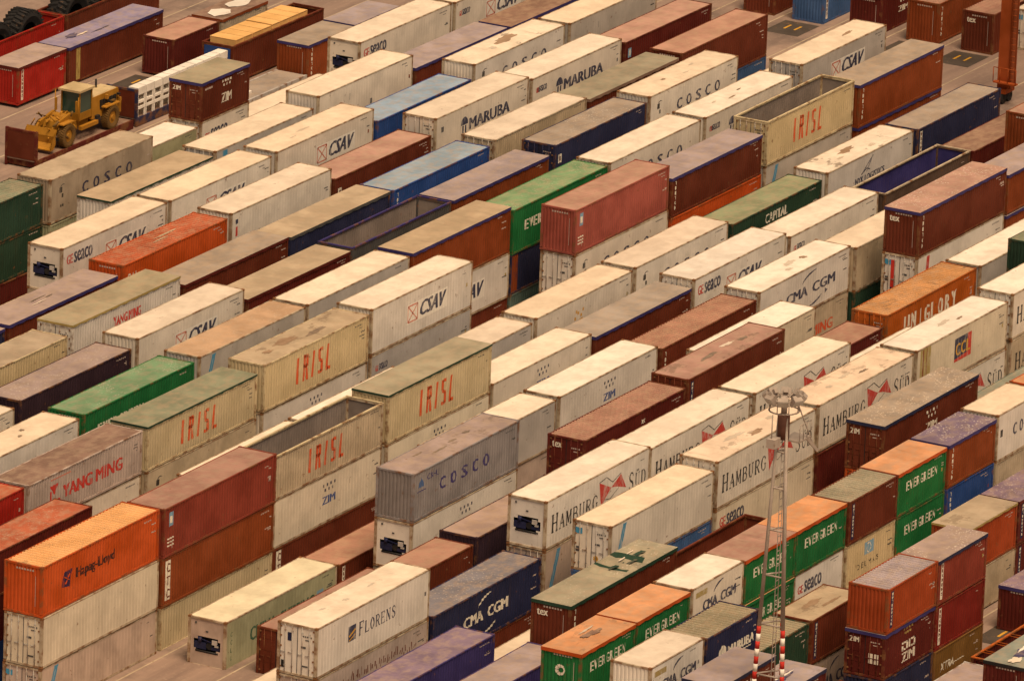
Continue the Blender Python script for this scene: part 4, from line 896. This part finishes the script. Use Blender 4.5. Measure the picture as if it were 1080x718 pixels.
# ------------------------------------------------------------------ open containers with cargo
def ring(cx, cy, cz, R, w, mt, name='tyre'):
    t = MB(); seg = 32
    prof = [(R*.55, -w*.40), (R*.80, -w*.5), (R*.95, -w*.46), (R, -w*.30), (R, w*.30), (R*.95, w*.46), (R*.80, w*.5), (R*.55, w*.40)]
    for i in range(seg):
        a0, a1 = 2*math.pi*i/seg, 2*math.pi*(i+1)/seg
        for (r0, y0), (r1, y1) in zip(prof, prof[1:]+prof[:1]):
            t.face([(cx+r0*math.cos(a0), cy+y0, cz+r0*math.sin(a0)), (cx+r1*math.cos(a0), cy+y1, cz+r1*math.sin(a0)), (cx+r1*math.cos(a1), cy+y1, cz+r1*math.sin(a1)), (cx+r0*math.cos(a1), cy+y0, cz+r0*math.sin(a1))], mt, True)
        for s, off in ((-1, 0), (1, math.pi/seg)):
            a = a0+off; t.beam((cx+R*.99*math.cos(a), cy, cz+R*.99*math.sin(a)), (cx+R*.99*math.cos(a+.10), cy+s*w*.47, cz+R*.99*math.sin(a+.10)), R*.09, mt, R*.09)
    return t
rub = plain('black', .9, .35); mudt = plain('mud', .9, .3)
far(498.9, 312.9, 2.75, ST, F40, 'open', 'red', None, 'front', '', 'bright red open container holding giant black tyres', rim='red')
far(511.5, 312.9, 2.65, ST, F40, 'open', 'brown', None, 'front', 'wdoor', 'brown open container holding giant black tyres, behind the violet-hemmed cover', rim='brown')
for i, (x, lb) in enumerate(((503.6,'giant lugged black tyre in the red open container, nearest its outer end'),(507.6,'giant lugged black tyre in the red open container, beside the brown one'),(513.6,'giant lugged black tyre in the brown open container, beside the red one'),(517.6,'giant lugged black tyre second along in the brown open container'),(521.4,'giant lugged black tyre at the far end of the brown open container'))):
    tag(ring(0, 0, 0, 1.78, 1.5, rub).build('giant_tyre', loc=(x-OX, 314.1-OY, 2.02)), lb, 'tyre', 'giant tyres carried in open containers')
far(511.35, 299.6, 2.70, ST, F40, 'open', 'brown', None, 'front', 'wdoor', 'brown open container with blue front end full of yellow wooden crates', rim='brown')
bl = MB(); bl.box(-.02, .2, .2, .012, W-.2, 2.45, paint('blue', 'side')); bo = bl.build('end_panel', [o for o in COL.objects if o.get('label','').startswith('brown open container with blue')][0])
bo['label'] = 'blue front end panel'
for i in range(8):
    c = MB(); x = 512.0-OX+i*1.195; y = 299.85-OY; mw = paint('crate', 'flat', rust=.3) 
    z1 = 3.28 if i < 4 else 3.34; w0 = 0 if i < 4 else -.06
    c.box(0, w0, .0, 1.12, 1.98, z1-.52, mw)
    for q in (.02, 1.02): c.box(q, w0-.02, .02, q+.1, 2.0, z1-.50, mw)
    c.box(-.01, w0-.03, z1-.50, 1.125, 2.01, z1-.47, mw)
    tag(c.build('wooden_crate', loc=(x, y, .49 if False else .22)), 'yellow wooden crate packed in the blue-fronted open container', 'crate', 'yellow crates in the blue-fronted open container')
def flat_rack(x, y, col, wall, label, walls=(1,1), deck='r_brown', L=F40):
    R = empty('flat_rack', (x-OX, y-OY, 0)); tag(R, label, 'flat rack', 'flat racks on the ground')
    b = MB(); m = paint(col, 'frame', rust=.5)
    b.box(0, 0, .04, L, .14, .62, m); b.box(0, W-.14, .04, L, W, .62, m)
    for i in range(11): b.box(.2+i*(L-.6)/10, .15, .10, .4+i*(L-.6)/10, W-.15, .5, m)
    b.build('base_frame', R)
    d = MB(); n = 14
    for i in range(n): d.box(.02+i*(W-.33)/n+.145, .0, .0, .02+(i+.93)*(W-.33)/n+.145, 1, 1, m) if False else d.box(.05, .15+i*(W-.30)/n, .52, L-.05, .15+(i+.94)*(W-.30)/n, .60, paint(deck, 'roof', rust=.4))
    d.build('deck', R)
    for k, on in enumerate(walls):
        xx = 0 if k == 0 else L-.16
        if not on: continue
        e = MB(); e.box(xx+.03, .17, .62, xx+.12, W-.17, 2.5, paint(wall, 'side'))
        for yy in (0, W-.18): e.box(xx, yy, .622, xx+.18, yy+.18, 2.6, m)
        e.box(xx+.01, .182, 2.44, xx+.17, W-.182, 2.58, m)
        e.build('end_wall', R)
    return R
flat_rack(486.3, 299.6, 'maroon', 'brown', 'dark red flat rack carrying the yellow loader', (1, 0))
flat_rack(498.85, 299.6, 'navy', 'brown', 'navy flat rack with end wall carrying white wrapped bundles', (1, 0))
flat_rack(502.7, 295.85, 'lgrey', 'brown', 'empty pale flat rack beside the short brown ZIM container', (0, 0), 'r_grey')
pb = MB(); pb.box(0, 0, 0, 1.3, .9, .18, paint('cwhite','flat')); pb.box(.1,.1,.18,1.2,.8,.22, paint('white','flat')); tag(pb.build('folded_panel', loc=(507.5-OX, 296.6-OY, .605)), 'small bright white folded panel on the empty pale flat rack', 'panel')
wr = paint('cwhite', 'flat', rust=.1)
for i in range(11):
    b = MB()
    b.box(0, 0, 1.55, .98, .75, 2.05, wr); b.box(.03, .03, .95, .95, .70, 1.12, wr)
    for q in (0, .86): b.box(q, .02, .0, q+.1, .1, 1.55, wr)
    b.box(.0, .5, .0, .98, .72, 1.54, paint('tan','flat')); b.box(-.01, .01, .55, .99, .06, .75, wr)
    tag(b.build('wrapped_bundle', loc=(499.1-OX+i*1.06, 299.66-OY, .605)), 'white wrapped bundle in the line on the navy flat rack', 'bundle', 'white wrapped bundles on the navy flat rack')

# ------------------------------------------------------------------ yellow wheel loader on its flat rack
LX, LY = 492.75-OX, 300.82-OY
R = empty('wheel_loader', (LX, LY, .605)); tag(R, 'yellow wheel loader with cream cab roof standing on the dark red flat rack', 'wheel loader')
ye = paint('loader', 'side', rust=.4); yc = paint('cabtop', 'flat', rust=.35); bk = plain('black', .6)
def rbox(mb, x0, y0, z0, x1, y1, z1, m, tx=0., ty=.0):
    n = len(mb.v)
    mb.v += [(x0,y0,z0),(x1,y0,z0),(x1,y1,z0),(x0,y1,z0),(x0+tx,y0+ty,z1),(x1-tx,y0+ty,z1),(x1-tx,y1-ty,z1),(x0+tx,y1-ty,z1)]
    for q in ((0,3,2,1),(4,5,6,7),(0,1,5,4),(1,2,6,5),(2,3,7,6),(3,0,4,7)): mb.f.append(tuple(n+i for i in q)); mb.m.append(mb.mi(m)); mb.sm.append(False)
b = MB(); rbox(b, 1.2, -.75, 1.0, 4.7, .75, 2.45, ye, .12, .08); rbox(b, 1.5, -.62, 2.451, 4.4, .62, 2.53, yc, .05, .05)
b.box(4.70, -.7, .7, 4.95, .7, 1.5, ye); b.box(-.6, -.45, .75, 1.2, .45, 1.25, ye); b.cyl((3.4,.35,2.5), (3.4,.35,3.1), .07, bk, seg=8)
for i in range(5): b.box(2.2+i*.42, -.772, 1.5, 2.5+i*.42, -.70, 2.1, bk)
b.build('body', R)
c = MB(); 
for x in (-.35, 1.15):
    for y in (-.72, .66): c.box(x, y, 1.25, x+.08, y+.08, 3.2, ye)
c.box(-.33, -.70, 1.25, 1.2, .70, 1.75, ye); c.box(-.28, -.66, 1.75, 1.16, .66, 3.18, glass_mat()); cabo = c.build('cab', R)
c = MB(); c.box(-.55, -.85, 3.2, 1.35, .85, 3.34, yc); c.build('cab_roof', cabo)
f = MB(); rbox(f, -3.2, -.5, .8, -.7, .5, 1.75, ye, .3, .1); f.cyl((-1.6,-.7,1.7), (-1.6,.7,1.7), .3, ye, seg=14); f.cyl((-2.6,-.62,1.25), (-2.6,.62,1.25), .35, ye, seg=14)
f.build('front_frame', R)
for s in (-1, 1):
    a = MB(); a.beam((-1.4, s*.62, 1.9), (-3.2, s*.62, 1.55), .18, ye, .34); a.beam((-3.2, s*.62, 1.55), (-4.0, s*.62, .8), .16, ye, .30); a.cyl((-1.2, s*.4, 1.4), (-3.0, s*.4, 1.1), .09, bk, seg=8); a.build('lift_arm', R)
    h = MB(); h.box(-.95, s*.8-.06, 1.9, -.8, s*.8+.06, 2.75, ye); h.build('mirror_post', R)
x_ = MB()
for i in range(3): x_.cyl((-2.9+i*.7, -.55, 1.3+.2*(i % 2)), (-2.4+i*.7, .55, 1.7), .07, bk, seg=6)
rq = random.Random(11)
for i in range(46):
    a_ = Vector((rq.uniform(-3.6, -.6), rq.uniform(-1., 1.), rq.uniform(.7, 2.0))); b_ = a_+Vector((rq.uniform(-.8,.8), rq.uniform(-.4,.4), rq.uniform(-.6,.6)))
    x_.cyl(a_, b_, rq.uniform(.03, .09), rq.choice((ye, ye, bk, mudt)), seg=6)
for i in range(16):
    a_ = Vector((rq.uniform(1.4, 4.6), rq.choice((-.85, .85)), rq.uniform(.7, 2.2))); x_.box(a_.x, a_.y-.1, a_.z, a_.x+rq.uniform(.15,.5), a_.y+.1, a_.z+rq.uniform(.1,.35), rq.choice((ye, bk, mudt)))
x_.box(-3.1, -.85, .55, -1.5, -.62, .75, bk); x_.box(-.5, -1.0, .7, 1.6, -.75, .95, ye); x_.box(-.5, .75, .7, 1.6, 1.0, .95, ye); x_.box(2.3, -1.15, 1.60, 4.1, -.72, 1.68, ye); x_.box(2.3, .72, 1.60, 4.1, 1.15, 1.68, ye); x_.box(-3.0, -1.12, 1.60, -1.6, -.65, 1.68, ye)
x_.cyl((-.8, .9, 1.), (-.8, .9, 3.3), .04, ye, seg=6); x_.cyl((-.8,-.9,1.), (-.8,-.9,3.0), .04, ye, seg=6); x_.build('hydraulics', R)
k = MB()
pts = [(-3.85,1.55),(-4.05,1.1),(-4.0,.6),(-4.25,.3),(-4.6,.28)]
for (xa, za), (xb, zb_) in zip(pts, pts[1:]):
    k.beam((xa, 0, za), (xb, 0, zb_), 2.3, ye, .07)
for s in (-1.16, 1.16): k.face([(x, s, z) for x, z in pts]+[(-4.45, s, .85)], ye); k.face([(x, s-.05*(1 if s > 0 else -1), z) for x, z in pts][::-1]+[(-4.45, s-.05*(1 if s > 0 else -1), .9)], ye)
k.build('bucket', R)
for x in (-2.3, 3.2):
    for s in (-1, 1):
        w = ring(0, 0, 0, .78, .55, mudt).build('wheel', R, loc=(x, s*.92, .79))
        rm = MB(); rm.cyl((0, -.16, 0), (0, .16, 0), .44, ye, seg=16); rm.cyl((0, -.24, 0), (0, .24, 0), .16, ye, seg=10); rm.build('rim', w)

# ------------------------------------------------------------------ floodlight mast
MX, MY = 403.5-OX, 202.6-OY
R = empty('floodlight_mast', (MX, MY, 0)); tag(R, 'tall steel floodlight mast with a ring of lamps and red-white striped feet', 'floodlight mast')
gs = paint('galv', 'flat', rust=.45, rough=.5); rd = paint('mred', 'flat', rust=.1); wh_ = paint('cwhite', 'flat', rust=.1)
HT = 23.3
def leg(i, z):
    a = math.radians((118.5, -8, -115)[i]); rr_ = 1.30*(1-z/HT)+.25*(z/HT); return Vector((rr_*math.cos(a), rr_*math.sin(a), z))
for i in range(3):
    l = MB(); z = 0.; n = 0
    while z < 11.6:
        l.cyl(leg(i, z), leg(i, z+.42), .125, rd if n % 2 else wh_, seg=8); z += .42; n += 1
    l.cyl(leg(i, z), leg(i, HT), .115, gs, r1=.085, seg=8); l.build('leg', R)
zs = [0.4, 3.3, 6.2, 9.1, 11.9, 14.6, 17.1, 19.4, 21.4, HT-.1]
for n, z in enumerate(zs):
    st = MB()
    for i in range(3): st.cyl(leg(i, z), leg((i+1) % 3, z), .05, gs, seg=6)
    if n % 2: st.cyl(leg(1, z), leg(2, z)+Vector((0, 0, .3)), .035, gs, seg=6)
    st.build('cross_strut', R)
ld = MB()
for z in range(0, 56): ld.box(-.05, -.02, .3+z*.41, .3, .02, .33+z*.41, gs)
ld.cyl((-.05,0,0), (-.05,0,HT), .025, gs, seg=6); ld.cyl((.3,0,0), (.3,0,HT), .025, gs, seg=6); ld.build('ladder', R)
hd = MB(); hd.cyl((0,0,HT-1.2), (0,0,HT+.1), .33, plain('maroonish', .6), seg=12); hd.cyl((0,0,HT+.1), (0,0,HT+1.1), .16, gs, seg=10)
seg = 24
for i in range(seg):
    a0, a1 = 2*math.pi*i/seg, 2*math.pi*(i+1)/seg
    for rr_, z in ((.80, HT+1.0), (.80, HT+.35)): hd.cyl((rr_*math.cos(a0), rr_*math.sin(a0), z), (rr_*math.cos(a1), rr_*math.sin(a1), z), .04, gs, seg=6)
for i in range(8):
    a = 2*math.pi*i/8; hd.cyl((0,0,HT+.7), (.80*math.cos(a), .80*math.sin(a), HT+1.0), .035, gs, seg=6); hd.cyl((.80*math.cos(a), .80*math.sin(a), HT+.35), (.80*math.cos(a), .80*math.sin(a), HT+1.0), .03, gs, seg=6)
hd.build('head_ring', R)
for i in range(8):
    a = 2*math.pi*(i+.5)/8; ca, sa = math.cos(a), math.sin(a)
    M = Matrix.Translation((.92*ca, .92*sa, HT+1.05)) @ Matrix.Rotation(a, 4, 'Z') @ Matrix.Rotation(math.radians(38), 4, 'Y')
    lp = MB(); lp.box(-.10, -.27, -.25, .14, .27, .25, gs); lp.box(.14, -.26, -.21, .16, .26, .21, plain('lamp', .2)); lp.box(-.30, -.12, -.12, -.10, .12, .12, gs)
    lp.v = [tuple(M @ Vector(v)) for v in lp.v]; lp.build('floodlight', R)
wp = MB(); wp.box(.15, -.9, HT-1.35, 1.5, .1, HT-1.25, gs); wp.beam((1.6, -.5, HT-1.4), (2.3, -.9, HT-2.3), .16, gs); wp.beam((.9,-.4,HT+.4), (2.2,-.8,HT-2.2), .05, gs); wp.cyl((-.9,.2,HT-1.2), (-.9,.2,HT+.3), .035, gs, seg=6); wp.box(-1.1,-.1,HT-1.5,-.45,.4,HT-1.0,gs)
for i in range(4): wp.cyl((.2+i*.42, -.88, HT-1.25), (.2+i*.42, -.88, HT-.4), .025, gs, seg=6)
wp.cyl((.2,-.88,HT-.4), (1.5,-.88,HT-.4), .025, gs, seg=6)
wp.build('service_platform', R)

# ------------------------------------------------------------------ yard crane, only one leg in the picture
R = empty('gantry_crane', (539.3-OX, 255.2-OY, 0)); tag(R, 'orange gantry crane leg with a ladder, rising past the top of the frame', 'crane')
og = paint('craneor', 'side', rust=.3); od = paint('rust', 'side', rust=.4)
for x, y in ((0,0),(16,0),(0,-22),(16,-22)):
    l = MB(); l.box(x-.45, y-.42, 1.1, x+.45, y+.38, 22, og); l.box(x-.40, y-.60, 1.1, x+.40, y-.425, 22, od); l.build('leg', R)
    w = MB(); w.box(x-.7, y-.4, .75, x+.7, y+.36, 1.1, og)
    for q in (-.45, .45): w.cyl((x+q, y-.2, .4), (x+q, y+.2, .4), .4, rub, seg=14)
    w.build('bogie', R)
la = MB()
for s in (-.2, .2): la.cyl((-.55+.0, s-.75, 1.2), (-.55, s-.75, 22), .03, og, seg=6)
for i in range(50): la.cyl((-.55, -.95, 1.4+i*.41), (-.55, -.55, 1.4+i*.41), .02, og, seg=5)
la.box(-.9, -1.2, 1.5, -.5, .5, 1.6, og)
for y in (-1.2, -.6, .0, .5): la.cyl((-.88, y, 1.6), (-.88, y, 2.6), .03, og, seg=5)
la.cyl((-.88,-1.2,2.6), (-.88,.5,2.6), .03, og, seg=5)
la.build('ladder', R)
bm_ = MB()
for x in (0, 16): bm_.box(x-.6, -23, 22.003, x+.6, 1, 23.6, og)
for y in (0, -22): bm_.box(.603, y-.4, 21., 15.397, y+.4, 21.9, og)
bm_.build('crossbeam', R)
R = empty('straddle_carrier', (553.0-OX, 281.6-OY, 0)); tag(R, 'orange straddle carrier lower frame with wheels behind the dark red roofs', 'straddle carrier')
for y in (0, 4.2):
    s = MB(); s.box(0, y-.35, 1.2, 9, y+.35, 2.0, og); s.build('side_beam', R)
    for x in (.9, 3.2, 5.6, 8.0):
        ring(0, 0, 0, .72, .4, rub).build('wheel', R, loc=(x, y, .73))
    for x in (.6, 8.2):
        s = MB(); s.box(x-.25, y-.25, 2.0, x+.25, y+.25, 12.5, og); s.build('leg', R)
s = MB()
for x in (.6, 8.2): s.box(x-.3, -.5, 12.503, x+.3, 4.7, 13.1, og)
for y in (0, 4.2): s.box(.903, y-.3, 12.5, 7.897, y+.3, 13.0, og)
s.build('top_frame', R)

# white patches lying on the brown cover of one far container
pc = [o for o in COL.objects if o.get('label','').startswith('short container with bright white patches')][0]
pm = MB(); rq = random.Random(4)
for cx, cy, rx, ry in ((1.5, 1.2, 1.2, .75), (4.3, 1.3, 1.3, .7)):
    pts = [(cx+rx*math.cos(t)*rq.uniform(.7, 1.15), cy+ry*math.sin(t)*rq.uniform(.7, 1.15)) for t in [2*math.pi*i/14 for i in range(14)]]
    pm.face([(x, y, ST+.045) for x, y in pts], paint('white', 'flat', rust=.5))
po = pm.build('cover_patch', pc); po['label'] = 'ragged white patches'

# ------------------------------------------------------------------ camera
cd = bpy.data.cameras.new('camera'); cam = bpy.data.objects.new('camera', cd); COL.objects.link(cam)
fpx, pitch, yaw, roll, H = 9597.36, .30311196, .49700483, .03814478, 168.01876
F = Vector((math.cos(yaw)*math.cos(pitch), math.sin(yaw)*math.cos(pitch), -math.sin(pitch)))
Rv = Vector((math.sin(yaw), -math.cos(yaw), 0)); Uv = Rv.cross(F)
R2 = Rv*math.cos(roll)+Uv*math.sin(roll); U2 = -Rv*math.sin(roll)+Uv*math.cos(roll)
M = Matrix((( R2.x, U2.x, -F.x, -OX),(R2.y, U2.y, -F.y, -OY),(R2.z, U2.z, -F.z, H),(0,0,0,1)))
cam.matrix_world = M
cd.sensor_width = 36; cd.lens = fpx/1080*36; cd.clip_start = 1; cd.clip_end = 5000
S.camera = cam

# ------------------------------------------------------------------ light: high thin overcast, warm
SUN_EL, SUN_AZ = math.radians(66), math.radians(232)      # azimuth of the sun's place, from +X towards +Y
sd = bpy.data.lights.new('sun', 'SUN'); sd.energy = 2.8; sd.angle = math.radians(26); sd.color = (1., .768, .515)
so = bpy.data.objects.new('sun', sd); COL.objects.link(so)
d = Vector((math.cos(SUN_EL)*math.cos(SUN_AZ), math.cos(SUN_EL)*math.sin(SUN_AZ), math.sin(SUN_EL)))
so.rotation_euler = d.to_track_quat('Z', 'Y').to_euler(); so.location = (0, 0, 60)
w = bpy.data.worlds.new('World'); S.world = w; w.use_nodes = True; nt = w.node_tree
bg = nt.nodes['Background']; sk = nt.nodes.new('ShaderNodeTexSky'); sk.sky_type = 'NISHITA'; sk.sun_disc = False
sk.sun_elevation = SUN_EL; sk.sun_rotation = math.radians(90)-SUN_AZ; sk.air_density = 1.0; sk.dust_density = 6.0; sk.ozone_density = .3
mx = nt.nodes.new('ShaderNodeMix'); mx.data_type = 'RGBA'; mx.blend_type = 'MULTIPLY'; mx.inputs[0].default_value = 1.; mx.inputs[7].default_value = (1., .75, .49, 1)
nt.links.new(sk.outputs[0], mx.inputs[6]); nt.links.new(mx.outputs[2], bg.inputs[0]); bg.inputs[1].default_value = .095
S.view_settings.view_transform = 'Standard'; S.view_settings.look = 'None'; S.view_settings.exposure = 0.0; S.view_settings.gamma = 1
S.cycles.max_bounces = 5; S.cycles.diffuse_bounces = 3; S.cycles.use_denoising = True
